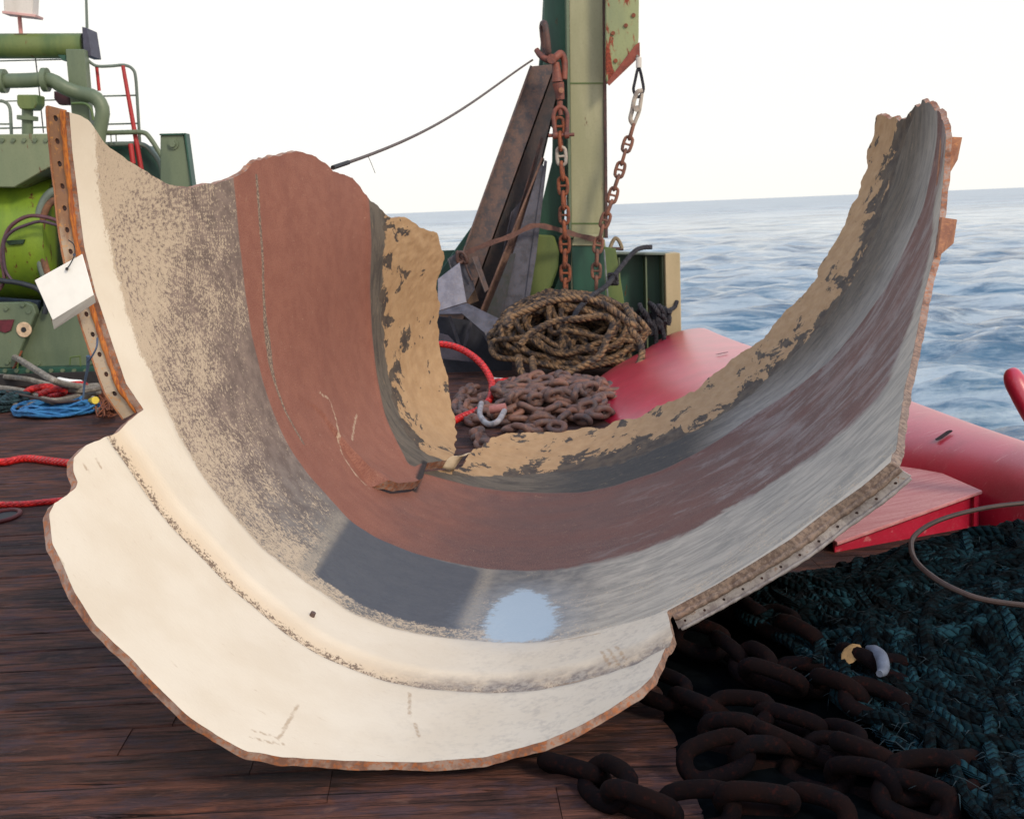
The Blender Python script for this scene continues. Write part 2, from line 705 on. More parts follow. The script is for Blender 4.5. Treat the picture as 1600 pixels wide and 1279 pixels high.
def surf_to_px(ang, s):
    th = -np.radians(ang)
    r = Rad(th, s)
    Pc = C0 + s[..., None] * ax + r[..., None] * (np.cos(th)[..., None] * au + np.sin(th)[..., None] * av)
    return np.stack([Pc[..., 0] / Pc[..., 2] * F_PX + 800, Pc[..., 1] / Pc[..., 2] * F_PX + 639.5], -1)


def in_shell(p, lo=.90, hi=1.045):
    Pc = (np.asarray(p, float) - CAM) @ M_CW / SHELL_R - C0
    s = Pc @ ax
    d = Pc - s * ax
    th = math.atan2(d @ av, d @ au)
    r = np.linalg.norm(d) / float(Rad(np.array([th]), np.array([s]))[0])
    return -.85 < s < 2.35 and r < hi


MPD = SHELL_R * math.pi / 180      # metres per degree round the case

lineA = [(176, 694), (200, 725), (238, 780), (272, 822), (313, 863), (362, 914), (415, 958), (450, 988), (500, 1020), (550, 1042), (600, 1060), (660, 1072), (730, 1078), (780, 1080), (840, 1075), (900, 1062), (950, 1047), (1000, 1030), (1020, 1015)]
lineB = [(150, 215), (152, 260), (153, 300), (162, 345), (175, 400), (194, 480), (212, 540), (237, 590), (259, 635), (282, 687), (320, 749), (361, 801), (410, 856), (472, 904), (550, 957), (610, 980), (665, 992), (720, 999), (780, 1003), (840, 1003), (890, 995), (950, 980), (1000, 967), (1030, 957)]
lineF = [(110, 178), (115, 240), (122, 300), (133, 390), (150, 460), (175, 540), (196, 600), (222, 636)]
lineF2 = [(1040, 960), (1120, 917), (1180, 883), (1240, 846), (1300, 800), (1350, 765), (1398, 725)]
lineC = [(369, 302), (374, 379), (383, 456), (394, 528), (413, 605), (431, 655), (453, 701), (481, 742), (517, 782), (547, 815), (590, 842), (650, 865), (700, 877), (760, 888), (850, 893), (900, 887), (950, 877), (1000, 864), (1083, 832), (1124, 803), (1174, 778), (1232, 737), (1273, 712), (1315, 675), (1348, 650), (1381, 617), (1404, 560), (1430, 490), (1452, 400), (1464, 300)]
lineD = [(576, 311), (580, 379), (578, 447), (581, 515), (588, 583), (598, 651), (612, 696), (632, 745), (653, 738), (694, 750), (741, 762), (787, 768), (850, 770), (912, 768), (959, 759), (991, 748), (1037, 734), (1090, 708), (1130, 683), (1172, 651), (1241, 607), (1301, 559), (1344, 507), (1387, 447), (1417, 382), (1443, 322), (1458, 250)]
lineE = [(601, 350), (597, 424), (598, 492), (603, 560), (617, 628), (630, 678), (653, 722), (700, 742), (760, 745), (850, 738), (930, 730), (1000, 710), (1050, 690), (1100, 665), (1150, 630), (1200, 588), (1250, 543), (1300, 488), (1340, 428), (1370, 360), (1392, 290), (1412, 220), (1430, 175)]


def curve_fn(line, step=6):
    q = px_to_surf(resample(line, step))
    o = np.argsort(q[:, 0])
    a, s = q[o, 0], q[o, 1]
    k = np.ones(5) / 5
    s = np.convolve(np.pad(s, 2, mode='edge'), k, 'valid')
    return lambda x: np.interp(x, a, s)


fA, fB, fC, fD, fE = [curve_fn(l) for l in (lineA, lineB, lineC, lineD, lineE)]
qF = px_to_surf(lineF)
qF2 = px_to_surf(lineF2)

# outline of the torn sheet, clockwise from the top left corner; a third value is the raggedness in metres
OUT = [((110, 176), (124, 180), (138, 186), (150, 204), (165, 224), (185, 240), (210, 257), (235, 272), (257, 286), (282, 292), (312, 291), (342, 284), (372, 276)),
       ((386, 268), (400, 258), (420, 246), (445, 241), (470, 238), (488, 242), (503, 252), (518, 264), (533, 272), (550, 276), (562, 290), (570, 305), (579, 314), (590, 322), (605, 338), (620, 341), (634, 337), (645, 348), (665, 357), (687, 362)),
       ((690, 385), (697, 403), (690, 425), (684, 450), (691, 475), (686, 500), (688, 530), (695, 560), (702, 600), (708, 640), (714, 665), (712, 692), (703, 718), (697, 733)),
       ((716, 733), (726, 724), (738, 706), (760, 686), (790, 673), (830, 670), (880, 672), (910, 665), (945, 668), (962, 655), (1000, 650), (1020, 636), (1060, 620), (1085, 605), (1110, 585), (1135, 565), (1160, 546), (1190, 530), (1207, 505), (1230, 480), (1250, 462), (1270, 438), (1280, 410), (1300, 380), (1315, 350), (1325, 320), (1336, 310), (1345, 276), (1351, 262), (1352, 235), (1362, 214), (1368, 185), (1390, 183), (1410, 181), (1428, 172), (1448, 167), (1464, 172), (1473, 188), (1478, 212)),
       ((1474, 270), (1465, 350), (1458, 400), (1446, 455), (1436, 510), (1424, 565), (1412, 612), (1408, 650), (1403, 690), (1398, 724)),
       ((1350, 765), (1300, 800), (1240, 846), (1180, 883), (1120, 917), (1043, 958)),
       ((1048, 975), (1052, 990), (1034, 1022), (1018, 1055), (998, 1075), (950, 1108), (900, 1136), (850, 1158), (760, 1182), (660, 1191), (580, 1188), (500, 1184), (440, 1179), (388, 1170), (337, 1145), (292, 1114), (253, 1077), (208, 1032), (149, 976), (115, 926), (98, 886), (80, 850), (76, 805), (84, 785), (104, 772), (119, 762), (122, 752), (114, 735), (115, 714), (135, 695), (163, 684), (186, 674), (198, 660), (222, 640)),
       ((196, 600), (175, 540), (150, 460), (133, 390), (122, 300), (115, 240))]
RAG = [.003, .008, .009, .013, .0025, .001, .0022, .001]
SLIT = [(697, 733), (676, 736), (656, 738), (651, 762), (641, 767), (612, 770), (580, 759)]


def jag(n, amp, seed, rough=.55):
    r = np.random.default_rng(seed)
    v = np.zeros(n)
    for w, a in ((16, .5), (7, .6), (3, .45), (1, .12)):
        m = max(2, int(n / w) + 2)
        v += a * np.interp(np.linspace(0, m - 1, n), np.arange(m), r.normal(0, 1, m))
    return v * amp


def build_outline():
    segs = []
    for i, sgm in enumerate(OUT):
        nxt = OUT[(i + 1) % len(OUT)][0]
        q = px_to_surf(resample(np.array(list(sgm) + [nxt], float), 4))
        q = np.stack([q[:, 0] * MPD, q[:, 1] * SHELL_R], 1)     # metres on the unrolled sheet
        q = resample(q, .011)
        t = np.gradient(q, axis=0)
        t /= np.linalg.norm(t, axis=1)[:, None] + 1e-9
        nrm = np.stack([-t[:, 1], t[:, 0]], 1)
        w = np.clip(np.minimum(np.arange(len(q)), len(q) - 1 - np.arange(len(q))) / 4, 0, 1)
        j = jag(len(q), RAG[i], 20 + i) * w
        q = q + nrm * j[:, None]
        segs.append(q[:-1])
    return segs


def inside(poly, pts):
    x, y = pts[:, 0], pts[:, 1]
    c = np.zeros(len(pts), bool)
    j = len(poly) - 1
    for i in range(len(poly)):
        xi, yi = poly[i]
        xj, yj = poly[j]
        m = ((yi > y) != (yj > y))
        with np.errstate(divide='ignore', invalid='ignore'):
            c ^= m & (x < (xj - xi) * (y - yi) / (yj - yi) + xi)
        j = i
    return c


def dist_poly(pts, line, closed=False):
    line = np.asarray(line)
    if closed:
        line = np.vstack([line, line[:1]])
    d = np.full(len(pts), 1e9)
    for a, b in zip(line[:-1], line[1:]):
        ab = b - a
        t = np.clip(((pts - a) @ ab) / (ab @ ab + 1e-12), 0, 1)
        d = np.minimum(d, np.linalg.norm(pts - a - t[:, None] * ab, axis=1))
    return d


def to_sheet(px, step=4):
    q = px_to_surf(resample(np.array(px, float), step))
    return np.stack([q[:, 0] * MPD, q[:, 1] * SHELL_R], 1)


def smooth01(x):
    x = np.clip(x, 0, 1)
    return x * x * (3 - 2 * x)


def shell_material():
    t = NT('charred_liner')
    uv = t.n('ShaderNodeTexCoord').outputs['UV']

    def mp(sx, sy):
        o = t.n('ShaderNodeMapping')
        t.t.links.new(uv, o.inputs[0])
        o.inputs['Scale'].default_value = (sx, sy, 1)
        return o.outputs[0]
    ang = t.attr('ang')
    dA, dB, dC, dD, dE = [t.attr(k) for k in ('dA', 'dB', 'dC', 'dD', 'dE')]
    n90 = t.noise(mp(1, 1), 74, 3, .6)
    n40 = t.noise(mp(1, 1), 36, 5, .65)
    n12 = t.noise(mp(1, 1), 11, 5, .6)
    n4 = t.noise(mp(1, 1), 3.4, 4, .55)
    st = t.noise(mp(1.5, 5.5), 3.0, 8, .74, .7)       # streaks that run round the case
    st2 = t.noise(mp(3, 13), 4.0, 6, .72, .5)
    # --- cream front lip and band
    cream = t.mix(t.step(n4, .3, .7), (.80, .69, .545), (.86, .76, .62))
    cream = t.mix(t.mul(t.step(n12, .6, .85), .22), cream, (.68, .55, .40))
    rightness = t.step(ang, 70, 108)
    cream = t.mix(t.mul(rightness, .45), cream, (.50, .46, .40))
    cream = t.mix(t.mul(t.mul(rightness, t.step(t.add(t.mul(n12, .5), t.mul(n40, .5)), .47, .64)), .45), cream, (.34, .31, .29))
    cream = t.mix(t.mul(t.step(st2, .62, .72), .35), cream, (.45, .30, .16))
    # faint dust of specks over the lip
    cream = t.mix(t.mul(t.step(n90, .74, .78), .5), cream, (.25, .17, .12))
    # amber stain towards the groove, in front of the band
    amb = t.mul(t.step(dA, .17, .02), t.step(dA, -.005, .01))
    cream = t.mix(t.mul(amb, .5), cream, (.72, .50, .29))
    # specks gathered in the groove
    n150 = t.noise(mp(1, 1), 165, 2, .6)
    flick = t.add(t.add(t.mul(n90, .35), t.mul(n40, .35)), t.mul(n150, .3))
    gw = t.mx(t.sub(1.0, t.mul(t.math('ABSOLUTE', t.sub(dA, .022)), 19.0)), 0.0)
    band = t.mul(t.step(dA, -.012, .004), t.step(dA, .085, .02))
    gsp = t.step(t.add(t.add(flick, t.mul(band, .155)), t.mul(t.sub(n12, .5), .16)), .635, .675)
    gsp = t.mul(gsp, t.step(band, .02, .15))
    cream = t.mix(t.mul(gsp, .85), cream, (.14, .085, .06))
    stain = t.mul(t.mul(t.step(dA, -.05, .02), t.step(dA, .16, .04)), t.step(ang, 68, 92))
    cream = t.mix(t.mul(stain, t.step(n12, .25, .6)), cream, t.mix(t.step(n40, .4, .6), (.20, .17, .16), (.42, .37, .32)))
    sc3 = t.attr('sc3')
    cream = t.mix(t.mul(t.step(t.add(sc3, t.mul(t.sub(n40, .5), .02)), .009, .002), .55), cream, (.38, .24, .13))
    gl = t.mul(t.step(t.math('ABSOLUTE', t.sub(dA, -.006)), .010, .003), .22)
    cream = t.mix(gl, cream, (.30, .27, .25))
    # --- speckled grey char B..C
    grey_l = t.mix(t.step(n12, .35, .65), (.17, .122, .105), (.28, .205, .17))
    grey_m = t.mix(t.step(n12, .35, .65), (.13, .13, .135), (.22, .21, .20))
    grey_r = t.mix(t.step(st, .35, .65), (.31, .295, .265), (.54, .49, .42))
    grey = t.mix(t.step(t.add(ang, t.mul(n12, 20.0)), 42, 72), grey_l, grey_m)
    grey = t.mix(t.step(t.add(ang, t.mul(n12, 16.0)), 92, 114), grey, grey_r)
    wid = t.mx(t.sub(dB, dC), .05)
    tt = t.math('DIVIDE', dB, wid)                    # 0 at B, 1 at C
    left = t.step(ang, 100, 60)
    blue = t.mul(t.attr('blue'), 1.0)
    fleck_th = t.add(t.mul(tt, .13), .458)
    fleck_th = t.add(fleck_th, t.mul(t.sub(1.0, left), .08))
    fleck_th = t.add(fleck_th, t.mul(blue, t.step(dB, .10, .25)))
    fleck_th = t.sub(fleck_th, t.mul(t.step(ang, 30, 8), .035))
    flick2 = t.add(flick, t.mul(t.sub(n4, .5), .3))
    fl = t.step(t.sub(flick2, fleck_th), -.035, .05)
    grey = t.mix(t.mul(blue, .85), grey, (.078, .088, .112))
    spk = t.mix(t.mul(fl, .80), grey, (.68, .54, .39))
    strip = t.attr('strip')
    spk = t.mix(t.mul(strip, t.add(.35, t.mul(t.step(flick, .42, .56), .6))), spk, (.34, .30, .25))
    dkf = t.mul(t.step(n150, .58, .68), t.mul(left, .55))
    spk = t.mix(dkf, spk, (.085, .065, .055))
    # --- boundary B: frayed
    mB = t.step(t.add(dB, t.add(t.mul(t.sub(flick, .5), .16), t.mul(t.sub(n12, .5), .06))), -.012, .012)
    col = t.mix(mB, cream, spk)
    # --- brown rubber C..D
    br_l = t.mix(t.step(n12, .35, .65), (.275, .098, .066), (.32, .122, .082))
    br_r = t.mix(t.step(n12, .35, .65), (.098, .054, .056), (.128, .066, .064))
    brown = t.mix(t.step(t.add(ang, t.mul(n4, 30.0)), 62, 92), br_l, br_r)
    brown = t.mix(t.mul(t.step(n90, .55, .72), .25), brown, (.33, .16, .10))
    brown = t.mix(t.mul(t.step(n40, .66, .72), .3), brown, (.40, .22, .14))
    wisp = t.noise(mp(1.1, 2.6), 2.4, 9, .66, 1.1)
    wisp = t.add(t.mul(wisp, .75), t.mul(n40, .25))
    dust = t.mul(t.step(t.add(wisp, t.mul(t.step(ang, 100, 135), .07)), .50, .68), t.step(ang, 84, 108))
    brown = t.mix(t.mul(dust, .75), brown, (.33, .32, .32))
    dust2 = t.mul(t.step(st2, .66, .76), t.step(ang, 70, 95))
    brown = t.mix(t.mul(dust2, .3), brown, (.42, .38, .33))
    brown = t.mix(t.mul(t.step(n150, .42, .62), .28), brown, (.42, .21, .15))
    brown = t.mix(t.mul(t.step(n150, .50, .36), .30), brown, (.12, .045, .035))
    n18 = t.noise(mp(1, 1.6), 17, 5, .7, .4)
    brown = t.mix(t.mul(t.step(n18, .63, .70), .45), brown, (.45, .27, .18))
    nick = t.noise(mp(2.6, 1.2), 26, 3, .6, 1.5)
    brown = t.mix(t.mul(t.step(nick, .69, .73), .65), brown, (.55, .38, .26))
    bigv = t.noise(mp(.5, 1.4), 2.2, 4, .6)
    brown = t.mix(t.mul(t.step(bigv, .45, .65), .3), brown, (.21, .075, .055))
    brown = t.mix(t.mul(t.step(n18, .33, .27), .25), brown, (.11, .045, .035))
    sc1 = t.attr('sc1')
    brown = t.mix(t.mul(t.step(t.add(sc1, t.mul(t.sub(n40, .5), .02)), .010, .003), .85), brown, t.mix(t.step(n90, .45, .6), (.14, .11, .09), (.40, .31, .22)))
    sc2 = t.attr('sc2')
    brown = t.mix(t.mul(t.step(t.add(sc2, t.mul(t.sub(n40, .5), .04)), .011, .001), .85), brown, (.56, .42, .30))
    edC = t.add(dC, t.add(t.mul(t.sub(n12, .5), t.add(.012, t.mul(rightness, .16))), t.mul(t.sub(st, .5), t.mul(rightness, .2))))
    mC = t.step(edC, -.004, t.add(.006, t.mul(rightness, .07)))
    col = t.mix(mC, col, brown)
    # --- charred strip D..E
    ch = t.mix(t.step(st, .3, .62), (.060, .052, .046), (.15, .125, .10))
    ch = t.mix(t.mul(t.mul(t.step(ang, 70, 84), t.step(ang, 116, 104)), .75), ch, (.028, .034, .042))
    ch_r = t.mix(t.step(st, .35, .65), (.22, .21, .20), (.37, .35, .32))
    ch = t.mix(t.mul(t.step(t.add(dD, t.mul(n12, .16)), .62, .10), t.step(ang, 106, 122)), ch, ch_r)
    ch = t.mix(t.mul(t.step(st2, .57, .68), .45), ch, (.36, .26, .16))
    mD = t.step(t.add(dD, t.mul(t.sub(st, .5), t.mul(rightness, .10))), -.003, .005)
    col = t.mix(mD, col, ch)
    # --- bare tan fabric beyond E with black islands
    tan = t.mix(t.step(n12, .3, .7), (.42, .262, .137), (.51, .332, .182))
    tan = t.mix(t.mul(t.step(n90, .5, .75), .25), tan, (.32, .2, .1))
    isl = t.noise(mp(1.3, 1.1), 4.4, 7, .66, .5)
    isl = t.add(t.add(.5, t.mul(t.sub(isl, .5), 1.6)), t.mul(t.sub(n40, .5), .3))
    bias = t.mul(t.step(dE, .40, -.10), t.add(.215, t.mul(t.step(ang, 104, 125), .10)))
    bias = t.add(bias, t.mul(t.mul(t.step(ang, 72, 84), t.step(ang, 112, 100)), t.mul(t.step(dE, .36, .06), .36)))
    bias = t.add(bias, t.mul(t.step(ang, 158, 172), t.mul(t.step(dE, .45, .1), .12)))
    bias = t.sub(bias, t.mul(t.step(ang, 64, 48), .02))
    bl = t.step(t.add(isl, bias), .655, .675)
    tan = t.mix(t.mul(bl, .93), tan, t.mix(t.step(n12, .4, .6), (.035, .032, .034), (.085, .068, .055)))
    mE = t.step(t.add(dE, t.add(t.mul(t.sub(n12, .5), .12), t.mul(t.sub(isl, .5), .12))), -.008, .008)
    mE = t.mul(mE, t.step(dE, -.12, -.06))
    col = t.mix(mE, col, tan)
    # --- pale powder patch at the bottom of the bowl
    pp = t.attr('powder')
    soft = t.step(t.add(pp, t.mul(t.sub(t.noise(mp(1, 1), 22, 5, .7), .5), .17)), .035, -.01)
    col = t.mix(t.mul(soft, .90), col, (.46, .60, .73))
    halo = t.mul(t.step(t.add(pp, t.mul(t.sub(n40, .5), .2)), .22, .02), .25)
    col = t.mix(halo, col, (.38, .43, .50))
    col = t.mix(1.0, col, (.83, .83, .83), 'MULTIPLY')
    col = t.mix(t.mul(t.step(t.attr('gap_shade'), .035, .012), .95), col, (.012, .010, .012))  # near-black painted beside the slit for the shade in the gap
    rough = t.add(.55, t.mul(n40, .3))
    h = t.add(t.mul(n40, .5), t.mul(n90, .5))
    h = t.add(h, t.mul(t.mul(mE, t.sub(1.0, bl)), .8))
    t.bump(h, .32, .006)
    return t.fin(col, rough, spec=.35)


def edge_material():
    t = NT('torn_edge')
    co = t.co('World')
    a = t.noise(co, 14, 5, .6)
    b = t.noise(co, 60, 4, .65)
    col = t.mix(t.step(a, .38, .60), (.19, .09, .06), (.34, .235, .19))
    col = t.mix(t.mul(t.step(b, .48, .62), .75), col, (.38, .12, .035))
    xyz = t.n('ShaderNodeSeparateXYZ')
    t.put(xyz.inputs[0], t.n('ShaderNodeNewGeometry').outputs['Position'])
    low_r = t.mul(t.step(xyz.outputs[0], .25, .7), t.step(t.add(xyz.outputs[2], t.mul(a, .6)), 1.75, 1.2))
    col = t.mix(t.mul(low_r, .85), col, t.mix(t.step(b, .4, .6), (.12, .085, .07), (.24, .19, .155)))
    t.bump(t.add(a, b), .6, .006)
    return t.fin(col, .8)


M_LINER = shell_material()
M_EDGE = edge_material()
M_STEEL = rusty('rusted_case_steel', (.25, .10, .05), (.12, .05, .035), (.40, .15, .05))


def profile(dA, dB, dC, dD, dE):
    """relief of the inner face in metres (towards the axis); inputs in metres along the axis"""
    h = -.010 * smooth01((dA + .02) / .02) * smooth01((.10 - dA) / .09)
    h += .012 * smooth01((dA - .09) / .06) * smooth01((-dB + .01) / .05)
    h += -.006 * smooth01((dD) / .02) - .004 * smooth01(dE / .02)
    return h


def build_segment():
    root = thing('booster_segment', G(700, 1150, 0), 'torn curved rocket booster case segment with cream, grey and brown charred lining', 'wreckage')
    segs = build_outline()
    poly = np.vstack(segs)
    # drop points that crowd
    keep = [0]
    for i in range(1, len(poly)):
        if np.linalg.norm(poly[i] - poly[keep[-1]]) > .004:
            keep.append(i)
    poly = poly[keep]
    slit = to_sheet(SLIT, 3)
    i0 = int(np.argmin(np.linalg.norm(poly - slit[0], axis=1)))
    slit[0] = poly[i0]
    slit = resample(slit, .011)
    step = .0135
    gx = np.arange(poly[:, 0].min(), poly[:, 0].max(), step)
    gy = np.arange(poly[:, 1].min(), poly[:, 1].max(), step)
    g = np.stack(np.meshgrid(gx, gy, indexing='ij'), -1).reshape(-1, 2)
    g = g[inside(poly, g)]
    g = g[dist_poly(g, poly[::1], True) > .006] if len(g) < 1 else g
    # thin out grid points that sit on the rim or the slit
    d = np.full(len(g), 1e9)
    from mathutils import kdtree
    kd = kdtree.KDTree(len(poly) + len(slit))
    allp = np.vstack([poly, slit])
    for i, p in enumerate(allp):
        kd.insert((p[0], p[1], 0), i)
    kd.balance()
    msk = np.array([kd.find((p[0], p[1], 0))[2] > .0065 for p in g])
    g = g[msk]
    n0 = len(poly)
    ns = len(slit) - 1
    ins = [Vector(p) for p in poly] + [Vector(p) for p in slit[1:]] + [Vector(p) for p in g]
    edges = [(i0, n0)] + [(n0 + i, n0 + i + 1) for i in range(ns - 1)]
    vs, es, fs, ov, oe, of = delaunay_2d_cdt(ins, edges, [list(range(n0))], 1, 1e-5)
    V2 = np.array([tuple(v) for v in vs])
    F = [tuple(f) for f in fs]
    slit_set = set()
    for i, src in enumerate(ov):
        if any(n0 <= k < n0 + ns for k in src) or i0 in src:
            slit_set.add(i)
    tip = [i for i, src in enumerate(ov) if (n0 + ns - 1) in src]
    for i in tip:
        slit_set.discard(i)
    # faces on the petal's side of the slit
    petal_px = SLIT + [(500, 640), (300, 500), (300, 120), (760, 120), (760, 650)]
    cen = np.array([V2[list(f)].mean(0) for f in F])
    cpx = surf_to_px(cen[:, 0] / MPD, cen[:, 1] / SHELL_R)
    pet = inside(petal_px, cpx)
    newid = {}
    V2l = list(map(tuple, V2))
    side = np.zeros(len(V2l))
    for fi, f in enumerate(F):
        if pet[fi]:
            for v in f:
                side[v] = 1
            if any(v in slit_set for v in f):
                nf = []
                for v in f:
                    if v in slit_set:
                        if v not in newid:
                            newid[v] = len(V2l)
                            V2l.append(V2l[v])
                        nf.append(newid[v])
                    else:
                        nf.append(v)
                F[fi] = tuple(nf)
    V2 = np.array(V2l)
    side = np.r_[side, np.ones(len(V2) - len(side))]
    for v in slit_set:
        side[v] = 0
    ang, s = V2[:, 0] / MPD, V2[:, 1] / SHELL_R
    dA = (s - fA(ang)) * SHELL_R
    dB, dC, dD, dE = [(s - f(ang)) * SHELL_R for f in (fB, fC, fD, fE)]
    inw = profile(dA, dB, dC, dD, dE) * smooth01((ang - 18) / 18)
    wob = np.array([mnoise.noise(Vector((a * .9, b * 1.1, 3.1))) * .014 + mnoise.noise(Vector((a * 3.2, b * 3.2, 9))) * .0022 for a, b in V2])
    inw += wob
    tanr = smooth01((dE - .02) / .05)
    inw += tanr * np.array([mnoise.noise(Vector((a * 14, b * 9, 1))) * .005 + mnoise.noise(Vector((a * 34, b * 30, 2))) * .0035 for a, b in V2])
    ds = dist_poly(V2, slit)
    inw += side * .075 * np.exp(-(ds / .26) ** 1.5) * smooth01(np.linalg.norm(V2 - slit[-1], axis=1) / .10)
    inw += .006 * np.exp(-((V2[:, 1] - fD(ang) * SHELL_R + .03) / .02) ** 2)
    # rim curls: the torn far edge turns in a little
    W3 = surf_to_world(ang, s, inw)
    out3 = surf_to_world(ang, s, inw * .6 - .030 + np.array([mnoise.noise(Vector((a * 6, b * 6, 7))) * .006 + mnoise.noise(Vector((a * 22, b * 22, 8))) * .003 for a, b in V2]))
    mid3 = surf_to_world(ang, s, inw - .0)
    # boundary loop of the mesh
    from collections import defaultdict
    cnt = defaultdict(int)
    for f in F:
        for a, b in zip(f, f[1:] + f[:1]):
            cnt[(a, b)] += 1
    bnd = [(a, b) for (a, b) in cnt if (b, a) not in cnt]
    nV = len(V2)
    # orientation: inner face must look at the axis
    f0 = F[len(F) // 2]
    nn = np.cross(W3[f0[1]] - W3[f0[0]], W3[f0[2]] - W3[f0[0]])
    axis_pt = surf_to_world(np.array([ang[f0[0]]]), np.array([s[f0[0]]]), np.array([SHELL_R * .5]))[0]
    if nn @ (axis_pt - W3[f0[0]]) < 0:
        F = [f[::-1] for f in F]
        bnd = [(b, a) for a, b in bnd]
    me = mesh_of('charred_lining', W3, F, M_LINER, V2, True)
    for nm, arr in (('ang', ang), ('dA', dA), ('dB', dB), ('dC', dC), ('dD', dD), ('dE', dE)):
        at = me.attributes.new(nm, 'FLOAT', 'POINT')
        at.data.foreach_set('value', arr.astype(np.float32))
    sc1 = dist_poly(V2, to_sheet([(402, 275), (406, 340), (410, 400), (411, 440), (414, 500), (418, 530), (424, 575), (432, 605), (445, 640), (462, 672), (474, 692)], 6))
    sc1 -= .004 + .018 * np.exp(-((V2[:, 0] - to_sheet([(418, 540), (419, 541), (420, 542)], 1)[0][0]) / .14) ** 2)
    sc2 = dist_poly(V2, to_sheet([(497, 612), (515, 625), (522, 650), (527, 680), (536, 710), (556, 740), (578, 762)], 6))
    dl = dist_poly(V2, to_sheet([(547, 690), (553, 660), (556, 648)], 4))
    sc2 = np.minimum(sc2, dl)
    blue_poly = to_sheet([(545, 805), (600, 842), (680, 872), (748, 888), (765, 905), (735, 965), (715, 992), (640, 975), (560, 945), (488, 895), (512, 850), (545, 805)], 6)
    bd = dist_poly(V2, blue_poly, True) * np.where(inside(blue_poly, V2), 1, -1)
    blue = smooth01(bd / .028)
    st = np.minimum(dist_poly(V2, to_sheet([(532, 805), (505, 850), (478, 888)], 4)), dist_poly(V2, to_sheet([(766, 886), (748, 930), (728, 975)], 4)))
    strip = smooth01(1 - st / .06)
    pw_poly = to_sheet([(762, 998), (765, 965), (785, 938), (815, 922), (845, 930), (862, 950), (868, 975), (855, 992), (820, 1001), (790, 1001), (762, 998)], 5)
    pd = dist_poly(V2, pw_poly, True) * np.where(inside(pw_poly, V2), -1, 1)
    sc3 = np.full(len(V2), 9.0)
    for ln_ in ([(436, 1152), (448, 1130), (466, 1100)], [(392, 1148), (420, 1156), (446, 1160)], [(395, 1138), (425, 1146)], [(870, 1066), (905, 1058)], [(940, 1020), (952, 1036)], [(950, 1016), (966, 1034)], [(962, 1012), (978, 1028)],
                [(860, 1006), (900, 1000), (940, 992)], [(150, 716), (158, 730)], [(130, 722), (136, 734)], [(90, 870), (100, 886)], [(648, 1130), (655, 1152)], [(640, 1082), (640, 1120)]):
        sc3 = np.minimum(sc3, dist_poly(V2, to_sheet(ln_, 5)))
    for nm, arr in (('sc3', sc3), ('gap_shade', dist_poly(V2, to_sheet([(655, 738), (650, 752), (646, 764)], 2))), ('sc1', sc1), ('sc2', sc2), ('blue', blue), ('strip', strip), ('powder', pd)):
        at = me.attributes.new(nm, 'FLOAT', 'POINT')
        at.data.foreach_set('value', arr.astype(np.float32))
    place('lining', me, root)
    # the case's outer skin and the torn rim between both faces
    b = MB()
    lo = np.array([mnoise.noise(Vector((a * 9, c * 9, 5))) for a, c in V2])
    rimset = sorted({v for e in bnd for v in e})
    rid = {v: i for i, v in enumerate(rimset)}
    T1 = surf_to_world(ang, s, inw - .0005)[rimset]
    T2 = surf_to_world(ang, s, inw * .8 - .016 - .002 * lo)[rimset]
    T3 = out3[rimset]
    m = len(rimset)
    rv = np.vstack([T1, T2, T3])
    rf = []
    for a, c in bnd:
        a, c = rid[a], rid[c]
        for k in range(2):
            rf.append((c + k * m, a + k * m, a + (k + 1) * m, c + (k + 1) * m))
    b.add(rv, rf)
    b.build('torn_rim', M_EDGE, root, smooth=True)
    mo = mesh_of('outer_skin', out3, [f[::-1] for f in F], M_STEEL, None, True)
    place('outer_skin', mo, root)

    M_HOLE_FILL = rusty('hole_fill_rust', (.05, .018, .012), (.02, .012, .012), (.09, .03, .02), .8)
    # --- stiffener flanges: flat rings standing out from the case, drilled
    def flange(name, a0, a1, fs, w, holes, hr, label, mat, lipw=0.0, thick=.012):
        # sheet coordinates: x = arc metres, y = height above the case
        n = 90
        aa = np.linspace(a0, a1, n)
        jj = jag(n, .0012, 5)
        top = [(a * MPD, w + jj[i]) for i, a in enumerate(aa)]
        bot = [(a * MPD, 0.0) for a in aa]
        loop = bot + top[::-1]
        pts = [Vector(p) for p in loop]
        fe = [list(range(len(loop)))]
        ed = []
        for ha, hy in holes:
            st_ = len(pts)
            for k in range(12):
                t_ = k / 12 * 2 * math.pi
                pts.append(Vector((ha * MPD + hr * math.cos(t_), hy + hr * math.sin(t_))))
            ed += [(st_ + k, st_ + (k + 1) % 12) for k in range(12)]
        vs, es, fs_, ov_, oe_, of_ = delaunay_2d_cdt(pts, ed, fe, 1, 1e-6)
        P2 = np.array([tuple(v) for v in vs])
        FF = []
        for f in fs_:
            c = P2[list(f)].mean(0)
            if any((c[0] - ha * MPD) ** 2 + (c[1] - hy) ** 2 < (hr * .97) ** 2 for ha, hy in holes):
                continue
            FF.append(tuple(f))
        aA = P2[:, 0] / MPD
        sF = fs(aA)
        front = surf_to_world(aA, sF, -.030 - P2[:, 1])
        back = surf_to_world(aA, sF + thick / SHELL_R, -.030 - P2[:, 1])
        k = len(P2)
        c2 = defaultdict(int)
        for f in FF:
            for x, y in zip(f, f[1:] + f[:1]):
                c2[(x, y)] += 1
        bb = [(x, y) for (x, y) in c2 if (y, x) not in c2]
        faces = FF + [tuple(v + k for v in f[::-1]) for f in FF] + [(y, x, x + k, y + k) for x, y in bb]
        mb = MB()
        mb.add(np.vstack([front, back]), faces)
        o = mb.build(name, mat, root, label=label)
        bm = bmesh.new(); bm.from_mesh(o.data); bmesh.ops.recalc_face_normals(bm, faces=bm.faces); bm.to_mesh(o.data); bm.free()
        sb = None
